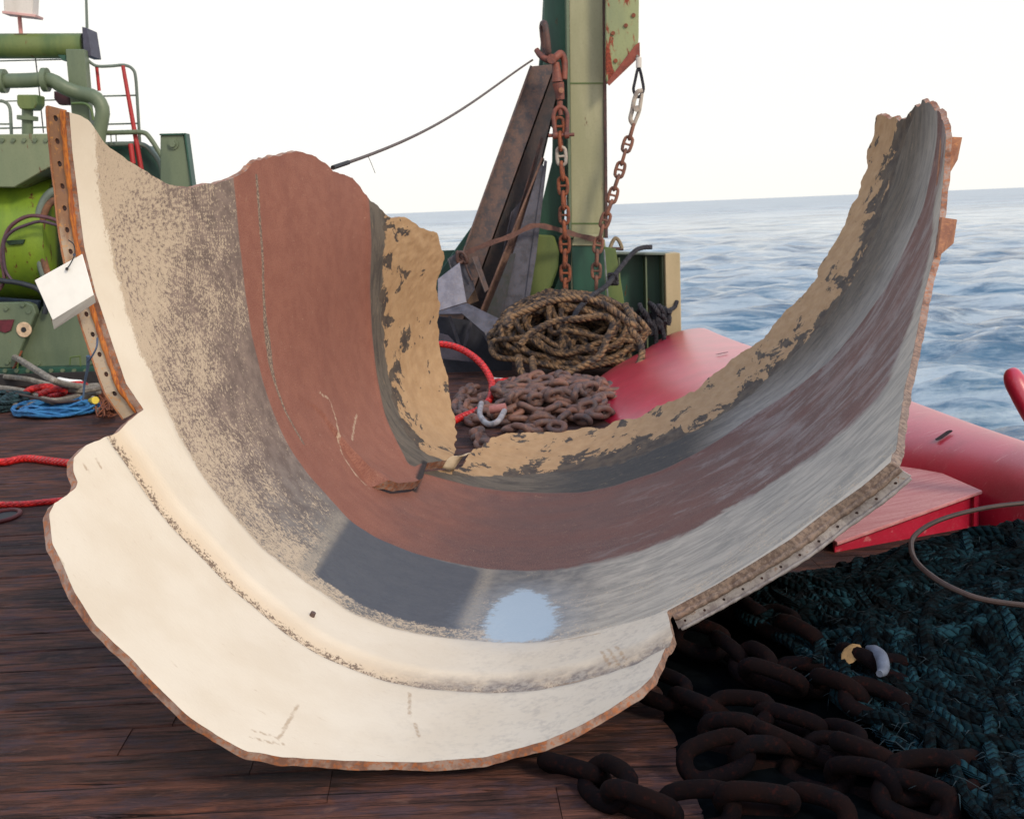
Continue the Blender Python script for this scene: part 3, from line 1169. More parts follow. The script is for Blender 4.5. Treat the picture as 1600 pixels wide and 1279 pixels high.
        for ha, hy in holes:  # dark fill added in each hole so no bright sky shows through
            q3 = surf_to_world(np.array([ha, ha]), fs(np.array([ha, ha])) + np.array([.004, .016]) / SHELL_R, np.full(2, -.030 - hy))
            if sb is None:
                sb = MB().rod(Vector((0, 0, 0)), q3[1] - q3[0], hr * .99, 12)
                sb_me = mesh_of('hole_fill', sb.V, sb.F, M_HOLE_FILL)
            ob = bpy.data.objects.new('hole_fill', sb_me)
            COL.objects.link(ob)
            ob.parent = o
            ob.location = Vector(q3[0]) - WLOC[o.name]
        return o

    t = NT('flange_rust_tan')
    co = t.co('World')
    a = t.noise(t.co('World', scale=(1, 1, .35)), 7, 5, .6)
    b2 = t.noise(co, 45, 5, .7)
    z = t.n('ShaderNodeSeparateXYZ')
    t.put(z.inputs[0], t.n('ShaderNodeNewGeometry').outputs['Position'])
    col = t.mix(t.step(t.add(a, t.mul(t.sub(z.outputs[2], 1.55), .35)), .42, .66), (.47, .37, .27), (.27, .135, .07))
    col = t.mix(t.mul(t.step(b2, .55, .68), .7), col, (.62, .27, .06))
    col = t.mix(t.mul(t.step(b2, .40, .30), .6), col, (.15, .09, .09))
    t.bump(b2, .4, .004)
    mat_fl = t.fin(col, .7)
    t = NT('channel_orange_rust')
    a = t.noise(t.co('World', scale=(1, 1, .10)), 85, 6, .7)
    col = t.mix(t.step(a, .36, .6), (.24, .06, .02), (.50, .16, .022))
    col = t.mix(t.mul(t.step(t.noise(t.co('World'), 6, 3, .6), .5, .62), .6), col, (.20, .10, .06))
    t.bump(a, .5, .005)
    mat_or = t.fin(col, .8)
    t = NT('flange_grey')
    a = t.noise(t.co('World', scale=(1, 1, 1)), 20, 6, .7)
    col = t.mix(t.step(a, .36, .6), (.17, .14, .14), (.34, .31, .30))
    col = t.mix(t.mul(t.step(a, .6, .68), .7), col, (.22, .10, .05))
    t.bump(a, .5, .004)
    mat_fg = t.fin(col, .6)

    aL0, aL1 = qF[:, 0].min(), qF[:, 0].max() + .2
    order = np.argsort(qF[:, 0])
    fsL = lambda x: np.interp(x, qF[order, 0], qF[order, 1]) + .004
    hp = px_to_surf([(90, 197), (92, 232), (95, 266), (98, 300), (103, 334), (108, 367), (113, 398), (120, 432), (130, 465), (141, 497), (152, 528), (165, 559), (176, 590), (189, 620)])
    # hole angles follow the flange itself, evenly pitched
    holes = [(x, .040) for x in np.arange(aL0 + 1.0, aL1 - .8, (aL1 - aL0) / 14.6)]
    flange('bolted_flange', aL0 - .3, aL1, fsL, .078, holes, .0105, 'drilled flange, tan and rust streaked', mat_fl)
    order2 = np.argsort(qF2[:, 0])
    fsR = lambda x: np.interp(x, qF2[order2, 0], qF2[order2, 1]) + .004
    aR0, aR1 = qF2[:, 0].min() + .8, qF2[:, 0].max()
    holes2 = [(x, .024) for x in np.arange(aR0 + 1.2, aR1 - .8, 2.9)]
    flange('bolted_flange', aR0, aR1 - .2, fsR, .042, holes2, .0055, 'drilled flange, grey with brown stains', mat_fg)

    mat_cs = rusty('strip_orange_brown', (.34, .15, .075), (.20, .08, .045), (.50, .22, .08), .8)
    # rust filled channel between flange and case (a fillet bead), and a rolled outer lip on the right flange
    def bead(name, a0, a1, fs, off, r, ds_, mat, sx=1.0):
        aa = np.linspace(a0, a1, 70)
        pts = surf_to_world(aa, fs(aa) + ds_ / SHELL_R, np.full(70, -off))
        rj = 1 + .12 * np.sin(np.arange(70) * 1.7) + .1 * np.sin(np.arange(70) * .63)
        mb = MB()
        mb.tube(pts, r, 10, rfun=lambda q: float(np.interp(q, np.linspace(0, 1, 70), rj)))
        mb.build(name, mat, root, smooth=True)
    bead('rust_fillet', aL0 - .2, aL1, fsL, .034, .011, -.004, mat_or)
    bead('edge_bead', aL0 - .2, aL1, fsL, .106, .0040, -.001, mat_cs)
    bead('edge_bead', aR0 + .4, aR1 - .4, fsR, .074, .007, -.006, mat_fg)
    bead('rust_fillet', aR0 + .1, aR1 - .1, fsR, .026, .012, -.002, M_EDGE)

    # stud in the groove band
    qa = px_to_surf([(486, 965)])
    pc = surf_to_world(qa[:, 0], qa[:, 1], np.array([.004]))[0]
    pi = surf_to_world(qa[:, 0], qa[:, 1], np.array([.026]))[0]
    MB().rod(pc, pi, .011, 14, .010).build('stud', plain('stud_iron', (.10, .06, .05), .6), root, smooth=True)

    # rusted outer strips still hanging behind the right edge
    for (p0, p1, p2), lab in ((((1478, 214), (1497, 220), (1470, 300)), None), (((1474, 338), (1486, 347), (1466, 398)), None)):
        q0 = px_to_surf([(1470, p0[1]), (1462, p2[1])])
        a3 = surf_to_world(q0[:, 0], q0[:, 1], np.array([-.034, -.034]))
        dirx = np.array([.98, -.1, .1])
        a3 = a3 - dirx * .03
        top = a3[0]
        low = a3[1]
        w_ = (p1[0] - 1464) / F_PX * 5.6 + .005
        poly3 = [top, top + dirx * w_ + np.array([0, 0, -.02]), top + dirx * w_ * .8 + np.array([0, 0, -.13]), low + dirx * .01, low]
        MB().prism(poly3, (.01, .05, 0), .002).build('case_strip', mat_cs, root)

    # light insulation curl where the far edge is split
    cu = []
    Pa, Pb = [], []
    q = px_to_surf([(688, 735), (712, 737), (738, 704), (700, 712)])
    base = surf_to_world(q[:, 0], q[:, 1], np.array([.02, .01, .02, .05]))
    n = 14
    V, Fc = [], []
    for i in range(n + 1):
        f = i / n
        e0 = base[0] * (1 - f) + base[1] * f
        for j in range(9):
            g_ = j / 8
            th_ = g_ * 2.6
            up = np.array([.10 * g_ + .02 * math.sin(f * 5), .02 * g_, 0.035 * math.sin(th_) + .075 * g_])
            V.append(e0 + up * (.75 + .4 * f) + np.array([0, -.02 * math.sin(f * 3), 0]))
    for i in range(n):
        for j in range(8):
            k = i * 9 + j
            Fc.append((k, k + 1, k + 10, k + 9))
    me = mesh_of('curl', V, Fc, plain('curl_pale', (.50, .40, .28), .6, var=.15), None, True)
    o = place('peeled_flap', me, root)
    md = o.modifiers.new('s', 'SOLIDIFY'); md.thickness = .006
    return root


seg_root = build_segment()

# ================================================================== BACKGROUND: STEEL, PAINT, ROPE
M_GREEN = paint('deck_green_paint', (.135, .172, .105), (.09, .125, .08), .16, bump=.3)
M_GREEN_L = paint('pale_green_paint', (.34, .33, .21), (.26, .26, .15), .2, bump=.3)
M_GREEN_D = paint('dark_green_paint', (.018, .085, .055), (.012, .045, .035), .18, bump=.3)
M_OLIVE = paint('olive_paint', (.13, .17, .05), (.06, .11, .035), .25)
M_LIME = paint('lime_paint', (.20, .31, .022), (.12, .21, .02), .24, bump=.15)
M_HOUSE = paint('housing_paint', (.19, .22, .13), (.15, .19, .11), .24, patch=(.40, .42, .14))
M_BLOCKG = paint('block_paint', (.24, .27, .13), (.17, .20, .11), .42, rustc=(.28, .05, .02))
M_STEELB = rusty('weathered_beam', (.13, .082, .072), (.055, .05, .06), (.20, .10, .075), .6)
M_STEELU = rusty('blue_weathered_plate', (.085, .085, .115), (.045, .045, .06), (.13, .085, .08), .55)
M_RUSTO = rusty('orange_rust_chain', (.22, .06, .025), (.09, .03, .02), (.38, .12, .04))
M_RUSTD = rusty('dull_rust', (.10, .045, .035), (.045, .028, .03), (.16, .07, .05), .65)
M_RUSTK = rusty('shade_dark_rust', (.006, .003, .0032), (.003, .002, .0035), (.021, .0055, .0045), .92)  # near-black: the foreground shade is put into the chain's colour
M_RUSTP = rusty('pile_rust', (.14, .070, .055), (.058, .043, .048), (.24, .105, .065), .6)
M_RAIL = paint('rail_paint', (.16, .20, .17), (.11, .14, .12), .15)
M_REDP = paint('red_rail_paint', (.45, .02, .02), (.32, .012, .015), .05)
M_WHITEP = paint('white_paint', (.62, .58, .55), (.5, .46, .42), .12)
M_CABLE = ropemat('wire_rope_grey', (.42, .38, .33), (.24, .21, .18), .05, 6, .6)
M_CABLEB = plain('cable_brown', (.038, .020, .017), .6)
M_BLUE = ropemat('blue_rope', (.05, .28, .62), (.03, .17, .45), .03, 3, .6, .5)
M_COIL = ropemat('tan_black_rope', (.23, .135, .068), (.028, .021, .023), .17, 3, .85, .95)
M_DROPE = ropemat('dark_rope', (.035, .033, .042), (.012, .012, .02), .1, 3, .85, .8)
M_REDHOSE = ropemat('red_hose', (.62, .018, .015), (.40, .01, .012), .045, 1, .35, .35)
M_BLACK = plain('black_rubber', (.015, .015, .018), .6)
M_WHITE = plain('bright_tag', (.86, .85, .82), .35, var=.03, bump=.02)
M_YELLOW = plain('yellow_plastic', (.55, .42, .03), .5)
M_ORANGET = ropemat('orange_twine', (.35, .10, .03), (.2, .05, .02), .02, 2)
M_BEIGE = paint('beige_paint', (.45, .36, .22), (.36, .29, .17), .22, rustc=(.42, .11, .02))
M_PAD = plain('pad_paint', (.55, .40, .27), .6)


def red_paint():
    t = NT('red_hull_paint')
    co = t.co('World')
    a = t.noise(co, 3.0, 5, .6)
    b = t.noise(co, 95, 4, .7)
    sc = t.noise(t.co('World', scale=(1.2, 14, 6), rot=(0, 0, rad(-30))), 2.2, 6, .7)
    col = t.mix(t.step(a, .35, .65), (.40, .005, .030), (.50, .010, .045))
    dustz = t.n('ShaderNodeNewGeometry').outputs['Normal']
    col = t.mix(t.mul(t.step(b, .52, .68), .3), col, (.56, .12, .16))
    col = t.mix(t.mul(t.step(sc, .60, .68), .5), col, (.62, .30, .30))
    col = t.mix(t.mul(t.step(sc, .36, .32), .5), col, (.20, .012, .02))
    t.bump(t.add(b, t.mul(sc, .5)), .3, .003)
    t.b.inputs['Coat Weight'].default_value = .5
    t.b.inputs['Coat Roughness'].default_value = .3
    return t.fin(col, .36, spec=.9)


M_RED = red_paint()


def dusty_red():
    """walked-on, salt-bleached red of the flat plate"""
    t = NT('bleached_red_paint')
    co = t.co('World')
    b = t.noise(co, 60, 4, .7)
    sc = t.noise(t.co('World', scale=(1.0, 12, 6), rot=(0, 0, rad(-38))), 2.6, 7, .7)
    col = t.mix(t.step(sc, .35, .65), (.50, .17, .185), (.60, .28, .28))
    col = t.mix(t.mul(t.step(b, .52, .66), .4), col, (.40, .06, .07))
    col = t.mix(t.mul(t.step(sc, .30, .26), .8), col, (.16, .02, .02))
    t.bump(sc, .3, .003)
    return t.fin(col, .5)


M_REDD = dusty_red()


def PP(pts, y):
    return [P(a, b, y) for a, b in pts]


def slab(poly_px, y, depth, mat, name, parent, bev=.006, label=None, mb=None):
    """a steel piece whose front face stands y ahead and that is depth thick"""
    b = mb or MB()
    b.prism(PP(poly_px, y), (0, depth, 0), bev)
    if mb is None:
        return b.build(name, mat, parent, label=label)


# ---- bulwark across the stern and its return end
bw = thing('bulwark', (0, 13.9, 0), 'dark green ribbed steel bulwark with a pale beige end post behind the coiled rope', 'bulwark')
BWY = 13.6
xe = P(1062, 420, BWY)[0]
zt_l = P(760, 389, 14.4)[2]
zt_r = P(1060, 399, BWY)[2]
b = MB()
b.prism([(-9.0, 14.5, 0), (xe - 1.35, 14.5, 0), (xe - 1.35, 14.5, zt_l), (-9.0, 14.5, zt_l)], (0, .04, 0), .004)
b.build('plate', M_GREEN_D, bw)
x0 = P(945, 389, BWY)[0]
b = MB()
b.prism([(x0, BWY + .30, 0), (xe - .02, BWY + .30, 0), (xe - .02, BWY + .30, zt_r), (x0, BWY + .30, zt_r + .05)], (0, .03, 0), .004)
b.build('plate', M_GREEN_D, bw)
b = MB()
b.prism([(x0, BWY + .02, zt_r + .045), (xe, BWY - .02, zt_r), (xe, BWY + .36, zt_r), (x0, BWY + .36, zt_r + .045)], (0, 0, .025), .004)
b.build('cap_rail', M_RAIL, bw)
for px in (968, 1010, 1036):
    xx = P(px, 450, BWY)[0]
    b = MB()
    b.prism([(xx, BWY + .08, 0), (xx + .018, BWY + .08, 0), (xx + .018, BWY + .05, zt_r), (xx, BWY + .05, zt_r)], (0, .24, 0), .002)
    b.build('rib', M_GREEN, bw)
b = MB()
b.prism([(xe - .17, BWY - .05, 0), (xe, BWY - .05, 0), (xe, BWY - .05, zt_r + .03), (xe - .17, BWY - .05, zt_r + .03)], (0, .40, 0), .008)
b.build('end_post', M_BEIGE, bw)

# ---- red moulded rail along the ship's side
rr_ = thing('red_side_rail', (2.2, 9, 0), 'broad rounded red rail running along the side of the deck', 'rail')
ST = [  # y, left x, right x, crest height
    (13.2, 1.55, 2.45, .37), (12.4, 1.05, 2.46, .39), (11.6, .72, 2.48, .41), (10.8, .60, 2.52, .43), (10.0, .66, 2.62, .44), (9.0, .98, 2.74, .44),
    (8.0, 1.45, 2.86, .43), (7.2, 1.95, 2.98, .40), (6.5, 2.42, 3.10, .385), (5.8, 2.56, 3.26, .37), (4.6, 2.78, 3.50, .37), (3.0, 3.05, 3.85, .37), (1.2, 3.4, 4.2, .37)]
ys = np.linspace(13.2, 1.2, 90)
sa = np.array(ST)[::-1]
V, U = [], []
NS = 25
for y in ys:
    l, r, h = [np.interp(y, sa[:, 0], sa[:, k]) for k in (1, 2, 3)]
    l0, r0, h0 = [np.interp(np.clip(y + np.array([-.5, -.25, 0, .25, .5]), 1.2, 13.2), sa[:, 0], sa[:, k]).mean() for k in (1, 2, 3)]
    # the crest sits over the outboard part; the inboard side slopes gently where the rail is wide
    cx = r0 - min(.33, (r0 - l0) / 2)
    for k in range(NS):
        t_ = k / (NS - 1) * math.pi
        c, s_ = math.cos(t_), math.sin(t_)
        if c >= 0:
            x = cx + (r0 - cx) * c
            z = h0 * s_ ** .9 - .25 * (1 - s_)
        else:
            x = cx + (cx - l0) * c
            e = 1 + .55 * max(0, (cx - l0 - .35))
            z = h0 * max(0, s_) ** e
        V.append((x, y, z - .002))
Fq = []
for i in range(len(ys) - 1):
    for k in range(NS - 1):
        a = i * NS + k
        Fq.append((a, a + 1, a + NS + 1, a + NS))
Fq.append(tuple(range(NS))[::-1])
me = mesh_of('red_rail', V, Fq, M_RED, None, True)
bm = bmesh.new(); bm.from_mesh(me); bmesh.ops.recalc_face_normals(bm, faces=bm.faces); bm.to_mesh(me); bm.free()
place('rail_body', me, rr_)


def rail_top(y, f):
    l0, r0, h0 = [np.interp(y, sa[:, 0], sa[:, k]) for k in (1, 2, 3)]
    cx = r0 - min(.33, (r0 - l0) / 2)
    t_ = math.acos(max(-1, min(1, f)))
    c, s_ = math.cos(t_), math.sin(t_)
    if c < 0:
        e = 1 + .55 * max(0, (cx - l0 - .35))
        return np.array([cx + (cx - l0) * c, y, h0 * s_ ** e])
    return np.array([cx + (r0 - cx) * c, y, h0 * s_ ** .9 - .25 * (1 - s_)])


def slot(c, nrm, dirv, L, w, parent, mat):
    nrm = Vector(nrm).normalized()
    d = Vector(dirv)
    d = (d - nrm * d.dot(nrm)).normalized()
    s_ = nrm.cross(d)
    ring, ring2 = [], []
    for k in range(16):
        t_ = k / 16 * 2 * math.pi
        o = d * (L / 2 - w / 2) * (1 if math.cos(t_) > 0 else -1) + d * math.cos(t_) * w / 2 + s_ * math.sin(t_) * w / 2
        ring.append(Vector(c) + o + nrm * .004)
        ring2.append(Vector(c) + o * .86 + nrm * .0045)
    b = MB()
    b.add(ring + ring2, [tuple((k, (k + 1) % 16, 16 + (k + 1) % 16, 16 + k)) for k in range(16)] + [tuple(range(16, 32))])
    b.build('drain_slot', mat, parent)


def w2px(p):
    c = (np.asarray(p, float) - CAM) @ M_CW
    return 800 + F_PX * c[0] / c[2], 639.5 + F_PX * c[1] / c[2]


def rail_at(px, py):
    best = (1e9,)
    for y in np.linspace(4.5, 12.5, 161):
        for f in np.linspace(-.95, .5, 59):
            q = rail_top(y, f)
            a, b_ = w2px(q)
            e = (a - px) ** 2 + (b_ - py) ** 2
            if e < best[0]:
                best = (e, y, f)
    _, y, f = best
    p = rail_top(y, f)
    d1 = rail_top(y + .05, f) - p
    d2 = rail_top(y, f + .03) - p
    n = np.cross(d2, d1)
    if n[2] < 0:
        n = -n
    return p, n


M_SLOT = plain('slot_black', (.02, .008, .012), .8)
for (px, py, L_, w_) in ((1475, 681, .125, .042), (1127, 555, .13, .04), (1520, 700, .0, .0)):
    if L_:
        p_, n__ = rail_at(px, py)
        slot(p_ + n__ / np.linalg.norm(n__) * .009, n__, (1.0, .45, .5), L_, w_, rr_, M_SLOT)

# ---- flat red plate wedged against the rail
pl = thing('red_plate', (2.0, 6.2, 0), 'flat bleached red steel wedge plate lying against the rounded red rail', 'plate')
A_, B_, C_, D_ = G(1535, 766, .20), G(1308, 847, .06), G(1180, 770, .05), G(1398, 706, .20)
b = MB()
b.prism([A_, B_, C_, D_], (0, 0, -.018), .003)
b.build('top_plate', M_REDD, pl)
dn = np.array([0, 0, 1.0])
b = MB()
A2, B2 = A_ - dn * .02, B_ - dn * .02
iv = (D_ - A_) / np.linalg.norm(D_ - A_) * .03
b.prism([A2 + iv, B2 + iv, B2 + iv - dn * (B2[2] + .0), A2 + iv - dn * (A2[2] + .0)], iv * .8, .0)
b.build('front_skirt', M_RED, pl)
b = MB()
iv2 = (B_ - A_) / np.linalg.norm(B_ - A_) * .03
b.prism([A2 + iv2, D_ - dn * .02 + iv2, D_ - dn * D_[2] + iv2, A2 - dn * A2[2] + iv2], iv2 * .8, .0)
b.build('side_skirt', M_RED, pl)

# ---- red horn at the right edge of the picture
hn = thing('red_fairlead_horn', G(1640, 790, .3), 'dark red slanting steel horn rising from the side rail at the right edge', 'fairlead')
pts = cat_rom([P(1579, 578, 6.0), P(1590, 604, 5.95), P(1625, 665, 5.85), P(1690, 750, 5.7), P(1740, 800, 5.6)], 6)
MB().tube(pts, .046, 16, rfun=lambda f: .62 + .55 * min(1, f * 5) ** .5).build('horn', M_RED, hn, smooth=True)
MB().box(P(1742, 812, 5.6) - np.array([0, 0, .05]), .3, .3, .22, bev=.02).build('horn_foot', M_RED, hn)

# ================================================================== GANTRY POST AND EVERYTHING LEANING ON IT
GY = 13.4
gp = thing('gantry_post', P(915, 560, GY), 'tall pale green steel gantry post rising from a flared base at the stern', 'post')
# post: H section, face towards the camera
b = MB(); b.prism(PP([(889, -60), (941, -60), (945, 372), (893, 372)], GY), (0, .03, 0), .004)
b.prism(PP([(893, 374), (945, 374), (958, 470), (962, 620), (890, 620)], GY), (0, .03, 0), .004)
b.build('front_plate', M_GREEN_L, gp)
slab([(941.3, -60), (946, -60), (950, 372), (945.3, 372)], GY - .03, .55, M_RUSTD, 'flange_edge', gp, .003)
slab([(884, -60), (888.7, -60), (893, 372), (889, 372)], GY - .03, .5, M_GREEN, 'flange_edge', gp, .003)
slab([(851, -60), (886, -60), (889, 180), (880, 385), (832, 385), (839, 350), (863, 252), (864, 200), (848, 180)], GY + .28, .10, M_GREEN_D, 'web_plate', gp, .004)
slab([(890, 129), (944, 129), (944, 131.5), (890, 131.5)], GY - .006, .01, M_OLIVE, 'weld_seam', gp, .001)
slab([(893, 348), (945, 348), (945, 350.5), (893, 350.5)], GY - .006, .01, M_OLIVE, 'weld_seam', gp, .001)
# second leg of the A frame, slanting down left
slab([(852, -60), (882, -60), (882, 60), (872, 160), (762, 470), (690, 600), (575, 600), (688, 422), (764, 316), (835, 180), (846, 60)], GY + .50, .22, M_GREEN_D, 'brace_leg', gp, .01)
# skirt plates and the rounded housing in the foot of the frame
slab([(842, 350), (893, 366), (940, 372), (955, 440), (955, 480), (836, 480)], GY + .42, .05, M_GREEN_D, 'base_plate', gp, .006)
b = MB()
cc = P(850, 372, GY + .15)
px_m = GY / F_PX
prof = [(826, 366), (866, 368), (874, 392), (872, 420), (862, 448), (846, 472), (826, 488), (812, 488)]
b.prism(PP(prof, GY + .12), (0, .28, 0), .02)
b.build('rounded_housing', M_OLIVE, gp)
slab([(868, 366), (893, 372), (908, 500), (836, 500), (850, 474), (868, 448), (878, 420), (880, 392)], GY + .18, .02, M_GREEN_D, 'gusset', gp, .003)
slab([(838, 330), (866, 330), (864, 356), (836, 352)], GY + .3, .03, M_GREEN_L, 'lug_plate', gp, .003)
slab([(893, 384), (943, 384), (950, 560), (900, 560)], GY - .05, .04, M_GREEN_D, 'foot_plate', gp, .004)
slab([(898, 366), (941, 366), (944, 384), (893, 384)], GY - .07, .06, M_GREEN_L, 'foot_collar', gp, .006)
slab([(943, 385), (962, 388), (975, 470), (975, 560), (946, 560)], GY - .02, .03, M_OLIVE, 'side_gusset', gp, .004)

# green block hanging high on the right of the post
bl_ = thing('hanging_block', P(970, 60, GY - .2), 'green painted pulley block with peeling rust red patches, hanging beside the gantry post', 'block')
b = MB(); b.prism(PP([(946.5, -60), (999, -60), (998, 60), (996, 85), (949, 131), (946.5, 120)], GY - .25), (0, .10, 0), .008)
b.build('cheek_plate', M_BLOCKG, bl_)
b = MB(); b.prism(PP([(950, -60), (994, -60), (992, 80), (950, 118)], GY - .10), (0, .12, 0), .008)
b.build('block_core', M_GREEN_D, bl_)
b = MB(); b.prism(PP([(993, 70), (999.5, 66), (1000, 88), (952, 134), (948, 129)], GY - .275), (0, .022, 0), .003)
b.build('edge_strip', rusty('red_lead_rust', (.24, .06, .04), (.15, .04, .03), (.30, .10, .07)), bl_)
for (px, py) in ((958, 52), (990, 24), (962, 95), (978, 40)):
    c = P(px, py, GY - .27)
    b = MB(); b.rod(c, c + np.array([0, .03, 0]), .022, 10); b.build('bolt_head', M_RUSTO, bl_)


# ---- chain links
def link_mesh(name, L, Wd, r, stud, mat, seg=8, n=18):
    hx, hw = L / 2 - r, Wd / 2 - r
    pts = []
    a = hx - hw
    for i in range(n):
        t_ = i / n * 2 * math.pi
        c, s_ = math.cos(t_), math.sin(t_)
        pts.append((a * (1 if c > 0 else -1) * min(1, abs(c) * 2.2) + hw * c, hw * s_ * (1.0), 0))
    b = MB()
    b.tube(pts, r, seg, closed=True)
    if stud:
        b.tube([(0, -hw, 0), (0, 0, 0), (0, hw, 0)], r * .6, seg, rfun=lambda f: 1 + .5 * abs(f - .5) * 2, caps=False)
    return mesh_of(name, b.V, b.F, mat, b.U, True)


def hang_chain(name, pts, lk, pitch, root, mats=None, roll0=0.0, jitter=.12, name_part='link', seed=1, guard=False, start=0):
    """links threaded on a path, each turned a quarter against the one before"""
    pts = np.asarray(pts, float)
    d = np.r_[0, np.cumsum(np.linalg.norm(np.diff(pts, axis=0), axis=1))]
    n = int(d[-1] / pitch)
    r_ = random.Random(seed)
    rootloc = WLOC[root.name]
    for i in range(n):
        t0 = (i + .5) * pitch
        p = np.array([np.interp(t0, d, pts[:, k]) for k in range(3)])
        q0 = np.array([np.interp(t0 - pitch * .5, d, pts[:, k]) for k in range(3)])
        q1 = np.array([np.interp(t0 + pitch * .5, d, pts[:, k]) for k in range(3)])
        if guard and in_shell(p, hi=1.055):
            continue
        X = Vector(q1 - q0).normalized()
        up = Vector((0, 0, 1)) if abs(X.z) < .9 else Vector((0, -1, 0))
        Y = up.cross(X).normalized()
        Z = X.cross(Y)
        m = Matrix((X, Y, Z)).transposed()
        roll = roll0 + (math.pi / 2) * ((i + start) % 2) + r_.uniform(-jitter, jitter)
        rot = m @ Matrix.Rotation(roll, 3, 'X') @ Matrix.Rotation(r_.uniform(-jitter, jitter) * .5, 3, 'Y')
        me = lk if not isinstance(lk, (list, tuple)) else lk[r_.randrange(len(lk))]
        if mats and i in mats:
            me = mats[i]
        o = bpy.data.objects.new(name_part, me)
        COL.objects.link(o)
        o.parent = root
        o.location = Vector(p) - rootloc
        o.rotation_mode = 'QUATERNION'
        o.rotation_quaternion = rot.to_quaternion()
    return n


LK_H = link_mesh('stud_link', .225, .135, .0195, True, M_RUSTO)
LK_HP = link_mesh('stud_link_pale', .225, .135, .0195, True, rusty('pale_galvanised', (.40, .36, .31), (.22, .19, .17), (.5, .3, .2)))
LK_H2 = link_mesh('stud_link_small', .20, .125, .018, True, rusty('brown_rust_chain', (.20, .085, .055), (.10, .05, .04), (.30, .12, .07)))
CY = GY - .42
ch1 = thing('hanging_chain', P(884, 465, CY), 'rusty orange stud link chain hanging straight down the front of the gantry post', 'chain', 'stud link chains on the gantry')
c1 = cat_rom([P(873, 186, CY), P(877, 240, CY), P(881, 320, CY), P(883, 400, CY), P(884, 470, CY)], 8)
hang_chain('c', c1, LK_H, .155, ch1, {2: LK_HP}, roll0=.15)
ch2 = thing('hanging_chain', P(932, 455, CY), 'brown stud link chain slanting down right of the post from a pale hook', 'chain', 'stud link chains on the gantry')
c2 = cat_rom([P(990, 196, CY), P(979, 230, CY), P(966, 275, CY), P(952, 325, CY), P(937, 372, CY), P(932, 410, CY), P(932, 462, CY)], 8)
hang_chain('c', c2, LK_H2, .138, ch2, roll0=.1, start=1)


def shackle(name, c, ang, sc, mat, label, group=None, yaw=0):
    """bow shackle: bow, pin, pin head; opening downwards at ang 0"""
    c = np.asarray(c, float)
    r = thing(name, c, label, 'shackle', group)
    R_ = Matrix.Rotation(yaw, 3, 'Z') @ Matrix.Rotation(ang, 3, 'Y')
    pts = [(-.055, 0, -.12), (-.062, 0, -.02), (-.066, 0, .05), (-.045, 0, .11), (0, 0, .135), (.045, 0, .11), (.066, 0, .05), (.062, 0, -.02), (.055, 0, -.12)]
    w = [np.array(R_ @ Vector(p)) * sc + c for p in pts]
    MB().tube(cat_rom(w, 4), .021 * sc, 10).build('bow', mat, r, smooth=True)
    for s_ in (-1, 1):
        a = np.array(R_ @ Vector((s_ * .055 - .022, 0, -.125))) * sc + c
        b_ = np.array(R_ @ Vector((s_ * .055 + .022, 0, -.125))) * sc + c
        MB().rod(a, b_, .036 * sc, 14).build('eye', mat, r, smooth=True)
    a = np.array(R_ @ Vector((-.12, 0, -.125))) * sc + c
    b_ = np.array(R_ @ Vector((.125, 0, -.125))) * sc + c
    MB().rod(a, b_, .017 * sc, 12).build('pin', mat, r, smooth=True)
    return r


M_SHK = rusty('shackle_rust', (.20, .055, .035), (.085, .035, .035), (.27, .09, .05), .6)
# the hook-up at the head of the first chain, from the top down
t_ = thing('long_link', P(852, 62, CY), 'large dull rust steel link at the very top of the gantry rigging', 'link')
lm = link_mesh('long_link', .40, .20, .034, False, M_RUSTD)
o = bpy.data.objects.new('ring_bar', lm); COL.objects.link(o); o.parent = t_; o.rotation_euler = (rad(15), rad(-95), rad(0))
t_ = thing('rusty_hook', P(860, 92, CY - .03), 'stubby rust red hook joining the top link to the swivel', 'hook')
hp = cat_rom([P(838, 78, CY), P(846, 88, CY - .04), P(858, 94, CY - .06), P(868, 90, CY - .05), P(876, 84, CY), P(882, 96, CY + .02), P(882, 124, CY)], 5)
MB().tube(hp, .036, 12, rfun=lambda f: .8 + .3 * math.sin(f * 3)).build('hook_body', M_SHK, t_, smooth=True)
MB().rod(P(862, 92, CY - .12), P(864, 94, CY + .06), .05, 14).build('hook_boss', M_SHK, t_, smooth=True)
t_ = thing('swivel', P(875, 130, CY), 'rust red swivel fitting below the hook, with a round pin head', 'swivel')
MB().tube([P(868, 98, CY), P(870, 115, CY), P(871, 128, CY)], .05, 14, rfun=lambda f: .8 + .35 * f).build('swivel_body', M_SHK, t_, smooth=True)
MB().tube([P(872, 130, CY), P(874, 142, CY), P(876, 156, CY)], .058, 14, rfun=lambda f: 1.1 - .35 * f).build('swivel_eye', M_SHK, t_, smooth=True)
MB().rod(P(877, 141, CY - .12), P(877, 141, CY + .05), .03, 14).build('pin_head', rusty('pin_rust', (.30, .14, .09), (.2, .08, .05), (.4, .2, .12)), t_, smooth=True)
MB().tube([P(875, 158, CY), P(875, 170, CY), P(876, 180, CY)], .03, 12).build('swivel_shank', M_SHK, t_, smooth=True)
shackle('bow_shackle', P(876, 190, CY - .02), rad(0), 1.12, M_SHK, 'rust red bow shackle with a long pin at the head of the straight chain')
